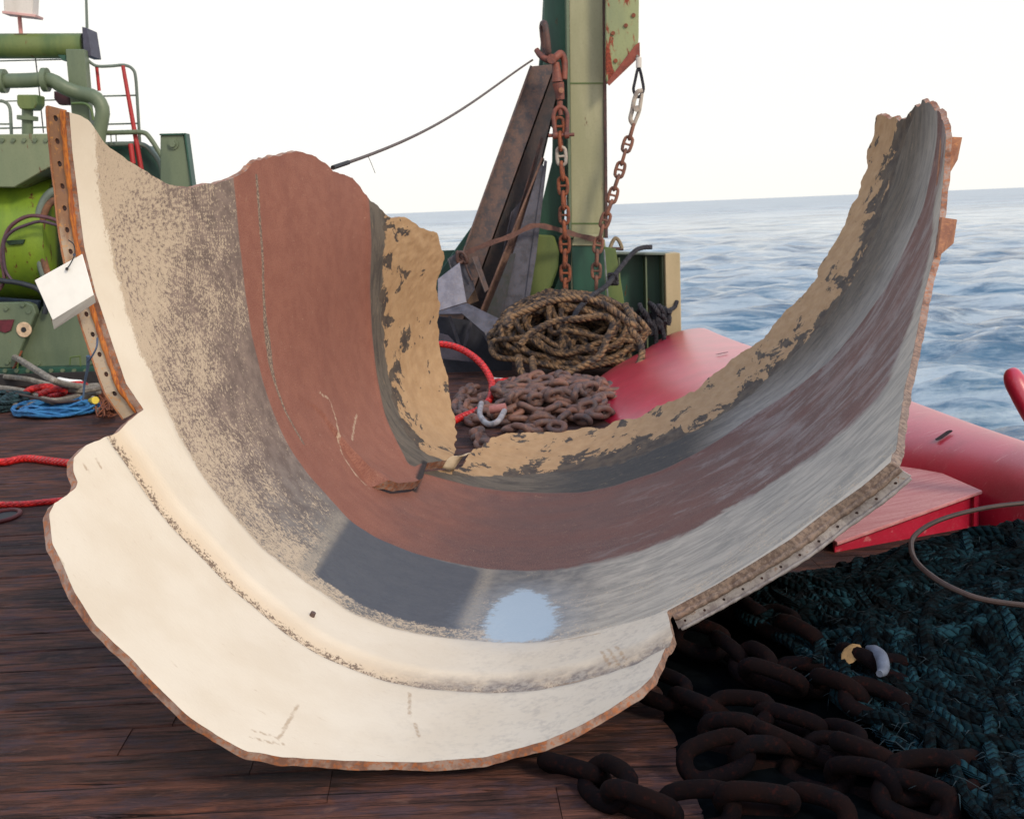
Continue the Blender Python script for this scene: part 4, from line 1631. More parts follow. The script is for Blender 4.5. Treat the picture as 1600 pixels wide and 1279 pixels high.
# hook-up of the second chain
t_ = thing('wire_pendant', P(1000, 110, CY), 'short wire rope pendant with an eye hanging from the corner of the green block', 'wire rope')
MB().tube(cat_rom([P(996, 88, CY + .15), P(998, 96, CY + .05), P(998, 104, CY)], 4), .016, 10).build('wire', M_CABLE, t_, smooth=True)
MB().tube([P(998, 90, CY), P(998, 97, CY), P(998, 106, CY)], .03, 12).build('ferrule', M_WHITEP, t_, smooth=True)
MB().tube(cat_rom([P(998, 106, CY), P(992, 128, CY), P(990, 142, CY), P(997, 152, CY), P(1005, 142, CY), P(1004, 128, CY)], 5, True), .016, 10, closed=True).build('eye', M_DROPE, t_, smooth=True)
t_ = thing('safety_hook', P(996, 165, CY), 'pale worn steel safety hook between the wire pendant and the slanting chain', 'hook')
MB().tube(cat_rom([P(1003, 142, CY), P(996, 144, CY - .02), P(991, 156, CY), P(988, 172, CY), P(985, 186, CY), P(990, 196, CY)], 5), .024, 12).build('hook_body', LK_HP.materials[0], t_, smooth=True)
MB().tube(cat_rom([P(1003, 146, CY), P(1001, 160, CY), P(998, 176, CY), P(990, 196, CY)], 5), .02, 12).build('latch', LK_HP.materials[0], t_, smooth=True)
MB().rod(P(995, 170, CY - .07), P(995, 170, CY + .05), .034, 14).build('hook_pin', LK_HP.materials[0], t_, smooth=True)


# ---- leaning rusty beams lashed to the frame
def beam(name, top, bot, w, label, mat, yy, depth=.16, cat='beam'):
    """U channel lying against the frame: web and two flanges"""
    r = thing(name, P(*bot[0], yy), label, cat, 'loose beams leaning on the gantry')
    poly = [top[0], top[1], bot[1], bot[0]]
    slab(poly, yy, .02, mat, 'web', r, .003)
    for k in (0, 1):
        a, c = np.array(P(*top[k], yy)), np.array(P(*bot[k], yy))
        n_ = np.cross(c - a, [0, 1, 0]); n_ /= np.linalg.norm(n_)
        sg = 1 if k == 0 else -1
        sg *= np.sign(n_ @ (np.array(P(*top[1 - k], yy)) - a)) * (1 if k == 0 else -1)
        q = n_ * .022 * sg
        b_ = MB()
        b_.prism([a, a + q, c + q, c], (0, -depth, 0) if k == 0 else (0, depth, 0), .003)
        b_.build('flange', mat, r)
    return r


beam('steel_channel', ((828, 104), (870, 100)), ((684, 500), (726, 500)), .3, 'widest brown weathered steel channel, leaning at the left against the gantry', M_STEELB, GY - .06, .12)
beam('steel_channel', ((862, 108), (881, 112)), ((722, 505), (788, 505)), .3, 'dark brown steel channel leaning behind the widest one, nearest the gantry post', rusty('dark_beam', (.06, .042, .045), (.03, .03, .038), (.10, .06, .055), .6), GY + .12, .1)
beam('steel_angle', ((846, 246), (851, 248)), ((742, 505), (778, 505)), .1, 'narrow brown steel strip leaning just right of the widest channel', rusty('strip_rust', (.17, .095, .07), (.09, .05, .045), (.24, .13, .085)), GY - .16, .07)
r = thing('steel_plate', P(790, 520, GY - .22), 'bluish grey tapering steel plate leaning at the right of the beam bundle', 'plate', 'loose beams leaning on the gantry')
slab([(844, 256), (851, 260), (836, 360), (822, 490), (812, 520), (768, 510), (800, 400)], GY - .22, .03, M_STEELU, 'tapered_plate', r, .003)
slab([(851, 250), (855, 252), (838, 400), (822, 500), (816, 500), (832, 380)], GY - .24, .10, M_STEELU, 'plate_flange', r, .003)
r = thing('steel_plate', P(790, 520, GY - .3), 'dark narrow steel blade standing in front of the tapering grey plate', 'plate', 'loose beams leaning on the gantry')
slab([(798, 396), (806, 396), (790, 470), (786, 500), (756, 498), (768, 470)], GY - .30, .03, rusty('blade_dark', (.045, .045, .055), (.03, .035, .03), (.08, .05, .05)), 'blade', r, .003)
r = thing('steel_angle', P(745, 480, GY - .3), 'brown angle iron foot crossing low in front of the beam bundle', 'beam', 'loose beams leaning on the gantry')
slab([(721, 418), (736, 430), (748, 470), (732, 476)], GY - .27, .03, rusty('foot_rust', (.16, .095, .06), (.10, .06, .04), (.22, .12, .07)), 'angle_leg', r, .003)

# folded anchor-like plate at the foot
r = thing('folded_steel_plate', P(740, 540, GY - .6), 'bluish folded steel plate propped over a dark hollow at the foot of the leaning beams', 'plate')
a1, a2, a3, a4 = P(684, 436, GY - .55), P(718, 410, GY - .5), P(729, 472, GY - .62), P(684, 486, GY - .66)
b = MB(); b.prism([a1, a2, a3, a4], (.0, .03, 0), .003); b.build('upper_panel', rusty('blue_sheen_plate', (.20, .20, .26), (.13, .13, .18), (.24, .19, .19), .45), r)
b1 = [P(684, 487, GY - .67), P(729, 473, GY - .63), P(797, 506, GY - .75), P(772, 556, GY - .95), P(757, 520, GY - .9), P(722, 490, GY - .78), P(684, 491, GY - .75)]
b = MB(); b.prism(b1[:1] + b1[1:], (0, .03, -.008), .002); b.build('lower_panel', M_STEELU, r)
b = MB(); b.prism([P(684, 494, GY - .3), P(800, 510, GY - .3), P(800, 590, GY - .3), P(684, 590, GY - .3)], (0, .04, 0)); b.build('hollow_shade_plate', plain('hollow_dark', (.02, .022, .035), .7), r)  # near-black sheet standing in for the shade inside the hollow
for (x0_, x1_) in ((700, 722), (736, 718)):
    b = MB(); b.prism(PP([(x0_, 494), (x0_ + 5, 494), (x1_ + 5, 560), (x1_, 560)], GY - .45), (0, .03, 0), .002); b.build('inner_rib', M_STEELU, r)
slab([(684, 520), (700, 524), (740, 566), (684, 560)], GY - .7, .03, rusty('low_plate', (.05, .045, .07), (.03, .03, .045), (.08, .06, .07)), 'low_panel', r, .003)

# torn sheets and bars among the beams
M_SHT = rusty('torn_sheet_steel', (.075, .065, .085), (.04, .036, .05), (.14, .085, .075), .6)
for lab, poly_, yy_, mt in (
        ('ragged blue grey torn sheet low at the left of the leaning beams', [(700, 404), (712, 396), (724, 404), (736, 424), (742, 452), (730, 470), (722, 446), (708, 430)], GY - .34, M_STEELU),
        ('thin dark bar between the two brown channels leaning on the gantry', [(846, 214), (850, 216), (776, 470), (768, 468)], GY - .10, M_RUSTD),
        ('short crooked brown bar poking out below the lashing strap', [(738, 402), (746, 400), (764, 452), (758, 456)], GY - .42, M_STEELB),
        ('broad dark torn sheet standing behind the tapering grey plate', [(800, 330), (826, 300), (836, 330), (826, 410), (800, 500), (764, 500)], GY - .02, M_SHT)):
    r = thing('torn_sheet', P(poly_[-1][0], 540, yy_), lab, 'scrap steel', 'loose beams leaning on the gantry')
    slab(poly_, yy_, .018, mt, 'sheet', r, .002)
    a_, b_ = np.array(P(*poly_[0], yy_ - .02)), np.array(P(*poly_[-1], yy_ - .02))
    MB().rod(a_, b_, .009, 6).build('bent_edge', mt, r)

# strap round the bundle
r = thing('lashing_strap', P(780, 370, GY - .4), 'brown flat webbing strap tied round the leaning beams and the post', 'strap')
sp_ = cat_rom([P(726, 396, GY - .34), P(760, 382, GY - .36), P(800, 368, GY - .36), P(832, 353, GY - .36), P(862, 356, GY - .33), P(905, 368, GY - .14), P(943, 377, GY - .10)], 8)
V, Fq = [], []
for i, p in enumerate(sp_):
    w_ = .028 + .004 * math.sin(i * .9)
    for dz, dy in ((w_, 0), (-w_, 0), (-w_, .008), (w_, .008)):
        V.append(p + np.array([0, dy, dz]))
for i in range(len(sp_) - 1):
    for k in range(4):
        Fq.append((i * 4 + k, i * 4 + (k + 1) % 4, i * 4 + 4 + (k + 1) % 4, i * 4 + 4 + k))
MB().add(V, Fq).build('webbing', rusty('strap_brown', (.14, .065, .05), (.08, .04, .035), (.2, .1, .08)), r)
kn = [P(722 + 8 * math.cos(t * 1.7), 402 + 9 * math.sin(t * 2.3), GY - .40 + .03 * math.sin(t)) for t in np.linspace(0, 7, 12)]
MB().tube(cat_rom(kn, 5), .018, 8).build('strap_knot', M_RUSTD, r, smooth=True)
MB().tube(cat_rom([P(726, 408, GY - .4), P(731, 424, GY - .4), P(738, 438, GY - .4)], 4), .012, 8).build('strap_tail', M_RUSTD, r, smooth=True)

# stay wire from the top of the gantry down to the booster segment
r = thing('stay_wire', P(830, 95, GY), 'thin sagging steel wire running from the gantry down to the torn brown rim', 'wire')
w0, w1 = P(832, 94, CY), P(520, 262, 7.0)
pts = []
for i in range(40):
    f = i / 39
    p = w0 * (1 - f) + w1 * f
    pts.append(p + np.array([0, 0, -.09 * math.sin(math.pi * f) * (.4 + 1.1 * f)]))
MB().tube(pts, .0105, 8).build('wire', plain('wire_dark', (.08, .055, .05), .5), r, smooth=True)
MB().tube([pts[-3] * .7 + pts[-2] * .3, pts[-2], pts[-1]], .014, 8).build('wire_splice', M_BLACK, r, smooth=True)
MB().tube([pts[-5], pts[-5] + np.array([.02, 0, -.05]), pts[-5] + np.array([.04, 0, -.11])], .002, 6).build('loose_strand', M_BLACK, r)

# ================================================================== ROPES ON THE DECK
def coil_path(center, rx, ry, rz, loops, seed, n=26, flat=.8, tiltx=0.0, hmax=.4):
    r_ = random.Random(seed)
    pts = []
    for l in range(loops):
        u = l / loops
        ox, oy = r_.uniform(-.12, .12) * rx, r_.uniform(-.15, .15) * ry
        a = rx * r_.uniform(.55, 1.0)
        b_ = ry * r_.uniform(.55, 1.0)
        z0 = hmax * (u ** .8) * r_.uniform(.8, 1.05)
        tl = r_.uniform(-.28, .28)
        tl2 = r_.uniform(-.2, .2)
        ph = r_.uniform(0, 1)
        for i in range(n):
            t = 2 * math.pi * i / n
            x, y = a * math.cos(t), b_ * math.sin(t)
            sag = -.55 * z0 * ((x / rx) ** 2 + (y / ry) ** 2) ** 1.2
            pts.append(np.array([ox + x, oy + y, max(.03, z0 + sag + tl * x * .35 + tl2 * y * .35 + .02 * math.sin(3 * t + ph * 6))]) + center)
    return pts


rc = thing('coiled_rope', G(893, 604, 0), 'big tan and black coil of thick laid rope heaped at the foot of the gantry', 'rope')
base = G(893, 600, 0) + np.array([0, .62, 0])
# the heap leans back: its loops lie on a slope that faces the camera
rp = random.Random(12)
path = []
for l in range(66):
    u = (l % 33) / 33 if l > 14 else .15
    a = .76 * rp.uniform(.60, 1.04) if l % 3 else .74 * rp.uniform(.2, .6)
    h = rp.uniform(.20, .50) if l % 3 else rp.uniform(.03, .25)
    cx = rp.uniform(-.10, .10)
    cz = .08 + h + rp.uniform(-.02, .18)
    yo = .34 - .66 * u + rp.uniform(-.06, .06)
    rot = rp.uniform(-.22, .10)
    for i in range(30):
        t = 2 * math.pi * i / 30 + 2
        x = a * math.cos(t)
        z = h * math.sin(t)
        x, z = x * math.cos(rot) - z * math.sin(rot), x * math.sin(rot) + z * math.cos(rot)
        wv = .02 * math.sin(5 * t + l)
        zz = cz + z * .80 + wv
        top = .80 * math.sqrt(max(.05, 1 - (x / .88) ** 2)) + .04
        zz = min(zz, top)
        zz = max(.05 + .03 * (l % 3), zz)
        path.append(base + np.array([cx + x, yo + (zz - .4) * .45 + wv, zz]))
path = path[:-4]
sm = cat_rom(path, 3)
rsm = resample(sm, .022)
MB().tube(rsm, .030, 9, lobes=3, pitch=.17, depth=.22).build('rope_coils', M_COIL, rc, smooth=True)
# two big loose bights on the front of the heap
for k, lp in enumerate((
        [(812, 540), (830, 520), (868, 502), (905, 498), (944, 494), (958, 506), (948, 530), (936, 556), (905, 574), (868, 590), (834, 598), (814, 580), (810, 556)],
        [(985, 512), (1000, 535), (1002, 560), (985, 584), (950, 596), (905, 606), (860, 602), (838, 596)],
        [(790, 510), (800, 495), (830, 482), (862, 470), (905, 466), (940, 474), (968, 492), (990, 508)])):
    yb = 11.3 - .02 * k
    pp = []
    for (x_, y_) in lp:
        dep = yb + .10 + (605 - y_) / 140 * .62
        pp.append(P(x_, y_, dep - .25))
    if k:
        pp.insert(0, pp[0] + np.array([.06, .55, .12])); pp.append(pp[-1] + np.array([-.02, .55, .15]))
    rs_ = resample(cat_rom(pp, 6), .022)
    MB().tube(rs_, .035, 10, lobes=3, pitch=.18, depth=.2).build('loose_bight', M_COIL, rc, smooth=True)

# black mooring line from the bulwark over the heap, with a clump of hitches
r = thing('mooring_line', P(985, 440, 12.6), 'black mooring line slanting from the bulwark top down over the coiled rope', 'rope')
ml = cat_rom([P(1018, 386, 13.5), P(1004, 387, 13.45), P(990, 394, 13.3), P(968, 420, 12.9), P(948, 446, 12.5), P(925, 462, 12.2), P(904, 482, 12.0), P(895, 500, 11.8)], 6)
MB().tube(resample(ml, .02), .027, 8, lobes=3, pitch=.14).build('line', M_DROPE, r, smooth=True)
MB().tube(cat_rom([P(944, 390, 13.3), P(947, 430, 13.2), P(950, 470, 13.1), P(951, 482, 13.0)], 4), .010, 6).build('thin_line', plain('thin_grey', (.15, .16, .17), .7), r, smooth=True)
for k in range(4):
    q = [P(958 + 7 * math.cos(t * 2.1 + k), 436 + 8 * math.sin(t * 1.7 + k * 2), 12.75 + .05 * math.sin(t)) for t in np.linspace(0, 6, 10)]
    MB().tube(cat_rom(q, 4), .018, 8).build('hitch', M_DROPE, r, smooth=True)
r = thing('rope_clump', P(1025, 500, 12.9), 'clump of black knotted rope tied round the bulwark at the beige end post', 'rope')
rk = random.Random(5)
for k in range(9):
    cx_, cy_ = 1022 + rk.uniform(-14, 14), 497 + rk.uniform(-12, 12)
    q = [P(cx_ + rk.uniform(8, 15) * math.cos(t), cy_ + rk.uniform(10, 18) * math.sin(t * 1.3 + k), 12.9 + .08 * math.sin(t * 2 + k)) for t in np.linspace(0, 6.5, 9)]
    MB().tube(cat_rom(q, 5), .026, 8, lobes=3, pitch=.14).build('hitch', M_DROPE, r, smooth=True)
for (xa, xb) in ((1012, 1002), (1020, 1024), (1030, 1038), (1006, 996)):
    MB().tube(resample(cat_rom([P(xa, 500, 12.85), P((xa + xb) / 2 + 3, 522, 12.8), P(xb, 548, 12.8)], 5), .03), .024, 8, lobes=3, pitch=.14).build('tail', M_DROPE, r, smooth=True)
MB().tube(resample(cat_rom([P(1036, 488, 12.95), P(1046, 484, 13.3), P(1054, 480, 13.5), P(1058, 470, 13.55)], 5), .03), .024, 8, lobes=3, pitch=.14).build('line', M_DROPE, r, smooth=True)
MB().tube(resample(cat_rom([P(1002, 500, 12.9), P(985, 502, 12.8), P(968, 498, 12.7)], 5), .03), .022, 8, lobes=3, pitch=.14).build('line', M_DROPE, r, smooth=True)
r = thing('cap_shackle', P(963, 382, 13.7), 'small pale shackle standing on the bulwark cap behind the slanting chain', 'shackle')
MB().tube(cat_rom([P(953, 388, 13.7), P(957, 378, 13.7), P(962, 372, 13.7), P(968, 378, 13.7), P(972, 388, 13.7)], 5), .022, 10).build('bow', rusty('shackle_pale', (.30, .24, .16), (.18, .14, .09), (.4, .3, .2)), r, smooth=True)
MB().rod(P(951, 388, 13.7), P(974, 389, 13.7), .02, 10).build('pin', M_RUSTD, r, smooth=True)

# ---- heap of chain on the deck in the opening
LK_P = [link_mesh('pile_link', .19, .135, .0275, False, m) for m in (M_RUSTP, M_RUSTP, rusty('pile_rust_warm', (.20, .088, .06), (.10, .055, .045), (.30, .14, .09), .6))]
cp = thing('chain_heap', G(840, 650, 0), 'heap of rust brown chain lying on the deck below the coiled rope', 'chain')
r_ = random.Random(21)
cen = G(858, 640, 0)
path = []
rows = 9
for layer, (sc_, zz) in enumerate(((1.0, .04), (.88, .11), (.68, .18))):
    for j in range(rows if layer == 0 else rows - 2 * layer):
        n_r = rows if layer == 0 else rows - 2 * layer
        v = (j / max(1, n_r - 1) - .5) * 2
        yy = v * .80 * sc_
        half = .66 * sc_ * math.sqrt(max(.25, 1 - v * v * .7))
        xs = np.linspace(-half, half, 9)
        if j % 2:
            xs = xs[::-1]
        for x in xs:
            path.append(cen + np.array([x + r_.uniform(-.05, .05) + .05 * v, yy + r_.uniform(-.07, .07), zz + r_.uniform(-.01, .05)]))
sm = cat_rom(path, 4)
hang_chain('c', sm, LK_P, .118, cp, roll0=.7, jitter=.6, seed=3)
# arm of the heap towards the left and the links that lie loosest
for pth in ([(742, 604), (730, 612), (716, 618), (704, 622)], [(760, 660), (735, 655), (716, 642), (720, 628), (745, 622)], [(745, 672), (752, 690), (770, 700)], [(790, 668), (820, 672), (850, 666), (880, 668)]):
    hang_chain('c', cat_rom([G(a, b_, .05) for a, b_ in pth], 6), LK_P, .118, cp, roll0=.5, jitter=.5, seed=len(pth))
LKW = link_mesh('pale_shackle_link', .24, .15, .03, False, rusty('whitish_link', (.30, .30, .33), (.14, .14, .17), (.4, .22, .2), .5))
r = thing('pale_shackle', G(770, 645, .18), 'whitish painted shackle lying on the left of the chain heap', 'shackle')
MB().tube(cat_rom([G(752, 630, .2), G(750, 648, .2), G(762, 662, .2), G(778, 658, .22), G(788, 642, .22)], 5), .022, 10).build('bow', LKW.materials[0], r, smooth=True)
MB().rod(G(766, 640, .22), G(790, 636, .24), .034, 12).build('pin', rusty('pink_pin', (.35, .14, .13), (.25, .09, .08), (.45, .2, .18)), r, smooth=True)

# ---- red hose loop
r = thing('red_hose', G(760, 600, 0), 'bright red hose looping round on the deck between the torn petal and the chain heap', 'hose')
hl = cat_rom([P(640, 556, 10.9), P(668, 541, 10.9), P(694, 538, 10.85), P(722, 546, 10.75), P(748, 564, 10.6), P(764, 586, 10.45), P(769, 604, 10.3), P(765, 624, 10.1), P(748, 640, 9.95), P(722, 651, 9.8), P(700, 662, 9.6), G(660, 680, .03)], 8)
MB().tube(resample(hl, .03), .031, 12).build('hose', M_REDHOSE, r, smooth=True)
r = thing('red_hose', G(790, 594, 0), 'short straight red hose end with a pale coupling beside the coiled rope', 'hose')
MB().tube(cat_rom([G(766, 592, .10), G(780, 596, .12), G(800, 594, .12), G(806, 594, .12)], 5), .032, 12).build('hose', M_REDHOSE, r, smooth=True)
MB().tube([G(771, 595, .11), G(778, 596, .115), G(785, 596, .12)], .037, 12).build('coupling', M_WHITEP, r, smooth=True)

# red hoses on the left
for lab, ps in (('thick red hose crossing the deck behind the lobed cream lip', [(-60, 718), (0, 722), (40, 716), (80, 720), (118, 724), (190, 726), (260, 730)]),
                ('thinner red hose nearest the camera at the left edge of the deck', [(-60, 789), (0, 788), (40, 787), (80, 783), (140, 778), (220, 776)])):
    r = thing('red_hose', G(*ps[1], 0), lab, 'hose')
    rr0 = .030 if 'thick' in lab[:6] else .021
    MB().tube(resample(cat_rom([G(a, b_, rr0) for a, b_ in ps], 8), .04), rr0, 12).build('hose', M_REDHOSE, r, smooth=True)
# dark recess with a red ring at the left edge
r = thing('deck_socket', G(8, 806, 0), 'dark red rimmed deck socket just below the thin red hose at the left edge', 'socket')
c_ = G(2, 806, .012)
ring = [c_ + np.array([.10 * math.cos(t), .16 * math.sin(t), 0]) for t in np.linspace(0, 2 * math.pi, 24, endpoint=False)]
MB().tube(ring, .014, 8, closed=True).build('rim', plain('dark_red', (.10, .012, .015), .6), r, smooth=True)
MB().add([p + np.array([0, 0, -.006]) for p in ring], [tuple(range(24))]).build('well', M_BLACK, r)

# ---- wire rope slings, red collars, blue rope on the left
sl = [
    ('thick grey wire rope arching highest over the cable heap at the left', [(-40, 560), (0, 558), (22, 558), (50, 574), (80, 592), (100, 600), (130, 604), (152, 603)], .034, (.05, .16, .30, .34, .30, .22, .14, .10)),
    ('upper straight grey wire rope of the cable heap', [(-40, 586), (0, 588), (40, 592), (80, 602), (120, 610), (156, 606)], .03, (.10, .12, .14, .12, .12, .12)),
    ('lower grey wire rope of the cable heap, running under the red collars', [(-40, 606), (0, 606), (40, 612), (80, 626), (120, 620), (155, 612)], .03, (.05, .08, .1, .08, .06, .06)),
    ('lowest grey wire rope on the deck, right beside the blue rope', [(0, 622), (28, 634), (60, 630), (100, 628), (150, 616)], .026, (.04, .04, .05, .04, .04)),
    ('thin brown wire rope lying across the cable heap', [(-40, 612), (0, 610), (30, 616), (60, 622), (90, 628), (125, 626)], .014, (.14, .14, .15, .15, .13, .1))]
for lab, ps, rr0, zs in sl:
    r = thing('wire_rope', G(*ps[2], 0), lab, 'wire rope', 'wire ropes heaped at the left')
    MB().tube(resample(cat_rom([G(a, b_, z + rr0) for (a, b_), z in zip(ps, zs)], 6), .03), rr0, 10).build('rope', M_CABLEB if 'brown' in lab else M_CABLE, r, smooth=True)
    if 'highest' in lab:
        MB().tube([G(92, 596, .2), G(108, 599, .19), G(125, 600, .16)], .046, 14).build('ferrule', M_WHITE, r, smooth=True)
for lab, (cx_, cy_), w_ in (('left of the three red rubber rings on the wire ropes', (62, 610), .13), ('middle red rubber ring, lowest of the three on the wire ropes', (83, 614), .11), ('right and widest red rubber ring on the wire ropes', (110, 606), .15)):
    c_ = G(cx_, cy_, .16)
    r = thing('red_ring', c_, lab, 'ring', 'red rings on the wire ropes')
    ring = [c_ + np.array([w_ * math.cos(t), w_ * .7 * math.sin(t), .045 * math.cos(t + 1)]) for t in np.linspace(0, 2 * math.pi, 20, endpoint=False)]
    MB().tube(ring, .034, 10, closed=True).build('ring_body', M_REDHOSE, r, smooth=True)
r = thing('blue_rope', G(92, 648, 0), 'hank of thin sky blue rope lying on the deck in front of the wire ropes', 'rope')
c_ = G(92, 646, 0)
path = coil_path(c_, .43, .34, .1, 17, 6, 22, hmax=.13)
MB().tube(resample(cat_rom(path, 3), .02), .0125, 6, lobes=2, pitch=.05).build('hank', M_BLUE, r, smooth=True)
r = thing('dark_teal_rope', G(10, 645, 0), 'small dark teal rope heap at the left edge of the deck beside the blue hank', 'rope')
path = coil_path(G(2, 640, 0), .30, .3, .1, 14, 9, 20, hmax=.24)
MB().tube(resample(cat_rom(path, 3), .03), .022, 8, lobes=3, pitch=.1).build('strands', ropemat('teal_dark', (.02, .06, .075), (.008, .02, .03), .1, 3), r, smooth=True)
r = thing('yellow_shackle', G(152, 632, .02), 'small shackle with a yellow pin beside the drilled flange foot', 'shackle')
MB().tube(cat_rom([G(146, 622, .08), G(143, 632, .06), G(150, 640, .04), G(162, 639, .04), G(172, 634, .05)], 5), .026, 10).build('bow', M_CABLE, r, smooth=True)
MB().rod(G(143, 627, .09), G(149, 625, .13), .036, 12).build('pin_head', M_YELLOW, r, smooth=True)
r = thing('twine_tangle', G(168, 642, 0), 'tangle of orange brown twine at the foot of the drilled flange', 'twine')
rk = random.Random(8)
for k in range(12):
    q = [G(158 + rk.uniform(-8, 28), 628 + rk.uniform(-14, 24), rk.uniform(.01, .12)) for _ in range(5)]
    MB().tube(cat_rom(q, 5), .007, 6).build('strand', M_ORANGET, r, smooth=True)

# ================================================================== THE TAG AND LASHINGS ON THE BOOSTER SEGMENT
tg = thing('white_tag', P(100, 455, 4.55), 'blank white square tag tied crooked to the drilled flange', 'tag')
TY = 4.58
c4 = [P(54, 438, TY), P(128, 397, TY), P(146, 461, TY), P(82, 500, TY)]
b = MB(); b.prism(c4, (.001, .004, 0), .001); b.build('tag_face', M_WHITE, tg)
c4b = [P(81, 500, TY + .002), P(147, 461, TY + .002), P(149, 472, TY + .045), P(84, 514, TY + .045)]
b = MB(); b.prism(c4b, (.0, .006, -.002), .001); b.build('tag_fold', plain('tag_edge', (.72, .73, .70), .5, var=.05), tg)
MB().tube(cat_rom([P(107, 375, TY + .03), P(115, 382, TY - .0), P(117, 396, TY - .01), P(110, 412, TY - .012), P(104, 420, TY - .008)], 5), .0022, 6).build('tie_wire', M_BLACK, tg, smooth=True)
MB().rod(P(104.5, 420, TY - .012), P(104.5, 420, TY + .004), .006, 10).build('eyelet', M_BLACK, tg)
MB().rod(P(116, 398, TY - .014), P(116, 398, TY + .004), .006, 10).build('knot', plain('knot_blue', (.04, .05, .09), .6), tg)
r = thing('blue_lashing', P(140, 560, 4.5), 'dark blue cord knotted through a hole low in the drilled flange', 'cord')
MB().tube(cat_rom([P(152, 528, 4.46), P(151, 542, 4.42), P(144, 556, 4.42), P(138, 564, 4.45)], 5), .0035, 8).build('cord', plain('cord_blue', (.05, .07, .12), .7), r, smooth=True)
MB().tube(cat_rom([P(138, 556, 4.45), P(137, 575, 4.47), P(132, 600, 4.5), P(130, 625, 4.5)], 5), .005, 8, rfun=lambda f: 1.5 - .8 * f).build('cord_tail', plain('cord_blue2', (.045, .075, .13), .7), r, smooth=True)

# ================================================================== MACHINERY AT THE LEFT
MY = 14.0
wi = thing('winch_housing', P(40, 585, MY), 'green winch housing with a pale hood, lime green drum cover and bolted base plates', 'winch')
b = MB(); b.prism(PP([(-160, 212), (73, 209), (92, 209), (92, 262), (76, 262), (22, 293), (-160, 290)], MY - .5), (0, .9, 0), .01); b.build('hood', M_HOUSE, wi)
cyl = []
b = MB()
ca, cb = P(-160, 372, MY + .35), P(104, 372, MY + .35)
b.rod(ca, cb, .74, 48)
b.build('drum_cover', M_LIME, wi, smooth=True)
slab([(98, 235), (122, 240), (150, 330), (165, 480), (150, 585), (98, 585)], MY - .25, 1.1, M_GREEN, 'side_frame', wi, .01)
for k, (rr0, wd) in enumerate(((.62, .05), (.52, .04))):
    cc = P(98, 385, MY - .3)
    arc = [cc + np.array([rr0 * .45 * math.cos(t), -.02 * k, rr0 * math.sin(t)]) for t in np.linspace(rad(95), rad(265), 26)]
    MB().tube(arc, wd, 10).build('brake_band', M_RAIL if k == 0 else rusty('band_rust', (.22, .10, .05), (.12, .06, .04), (.3, .13, .05)), wi, smooth=True)
slab([(8, 376), (38, 374), (36, 381), (14, 383)], MY - .42, .05, plain('slot_dark', (.015, .04, .02), .6), 'handle_slot', wi, .004)
slab([(-160, 452), (60, 470), (48, 520), (-160, 500)], MY - .32, .1, plain('dark_blue', (.012, .025, .05), .7), 'motor_guard', wi, .01)  # dark blue slab behind the bearing plate
slab([(-160, 476), (40, 472), (52, 477), (56, 490), (30, 552), (22, 575), (-160, 575)], MY - .62, .12, M_GREEN, 'bearing_plate', wi, .012)
slab([(66, 478), (145, 486), (150, 566), (140, 572), (32, 576), (34, 552)], MY - .50, .15, M_GREEN, 'gear_case', wi, .012)
slab([(-160, 580), (158, 573), (160, 584), (-160, 592)], MY - .70, .9, M_GREEN_D, 'base_rail', wi, .004)
for (xa, ya) in ((40, 565), (122, 558)):
    b = MB()
    for seg_ in (((xa - 12, ya), (xa + 4, ya - 2)), ((xa + 3, ya - 2), (xa + 4, ya + 14)), ((xa - 12, ya), (xa - 13, ya + 12))):
        b.rod(P(*seg_[0], MY - .66), P(*seg_[1], MY - .66), .009, 8)
    b.build('step_bracket', M_OLIVE, wi)
bolt_me = None
for (xa, ya, yd) in [(x_, 579, MY - .71) for x_ in range(8, 156, 18)] + [(84 + 0, 490, MY - .51), (136, 496, MY - .51), (140, 560, MY - .51), (60, 568, MY - .51), (12, 566, MY - .63), (10, 482, MY - .63), (36, 476, MY - .63)] + [(x_, 219, MY - .51) for x_ in range(4, 76, 17)]:
    c_ = P(xa, ya, yd)
    if bolt_me is None:
        tb = MB().rod((0, .02, 0), (0, -.018, 0), .024, 6)
        bolt_me = mesh_of('bolt', tb.V, tb.F, M_GREEN)
    ob = bpy.data.objects.new('bolt', bolt_me)
    COL.objects.link(ob)
    ob.parent = wi
    ob.location = Vector(c_) - WLOC[wi.name]
cpd = P(37, 515, MY - .64)
ring = [cpd + np.array([.085 * math.cos(t), 0, .085 * math.sin(t)]) for t in np.linspace(0, 2 * math.pi, 20, endpoint=False)]
b = MB(); b.prism(ring[::-1][:5] + [P(41, 530, MY - .64)] + ring[::-1][5:] if False else ring, (0, .02, 0), .003); b.build('pad_eye', M_PAD, wi)
b = MB(); b.rod(cpd + np.array([0, -.006, 0]), cpd + np.array([0, .01, 0]), .03, 14); b.build('pad_hole', M_BLACK, wi)
c_ = P(44, 486, MY - .63)
b = MB(); b.rod(c_, c_ + np.array([0, .03, 0]), .032, 14); b.build('bolt_head', M_GREEN, wi)
slab([(-10, 500), (22, 499), (17, 516), (8, 520), (-10, 514)], MY - .64, .015, plain('red_dark', (.10, .01, .02), .6), 'red_cutout', wi, .002)
MB().tube(cat_rom([P(34, 548, MY - .68), P(26, 566, MY - .68), P(16, 584, MY - .68)], 4), .012, 8).build('drip_pipe', M_RUSTO, wi, smooth=True)
b = MB()
b.prism([P(-10, 586, MY - .9), P(160, 580, MY - .9), P(160, 600, MY - .9), P(-10, 604, MY - .9)], (0, .05, 0))
b.build('sill', plain('sill_dark', (.02, .018, .02), .8), wi)

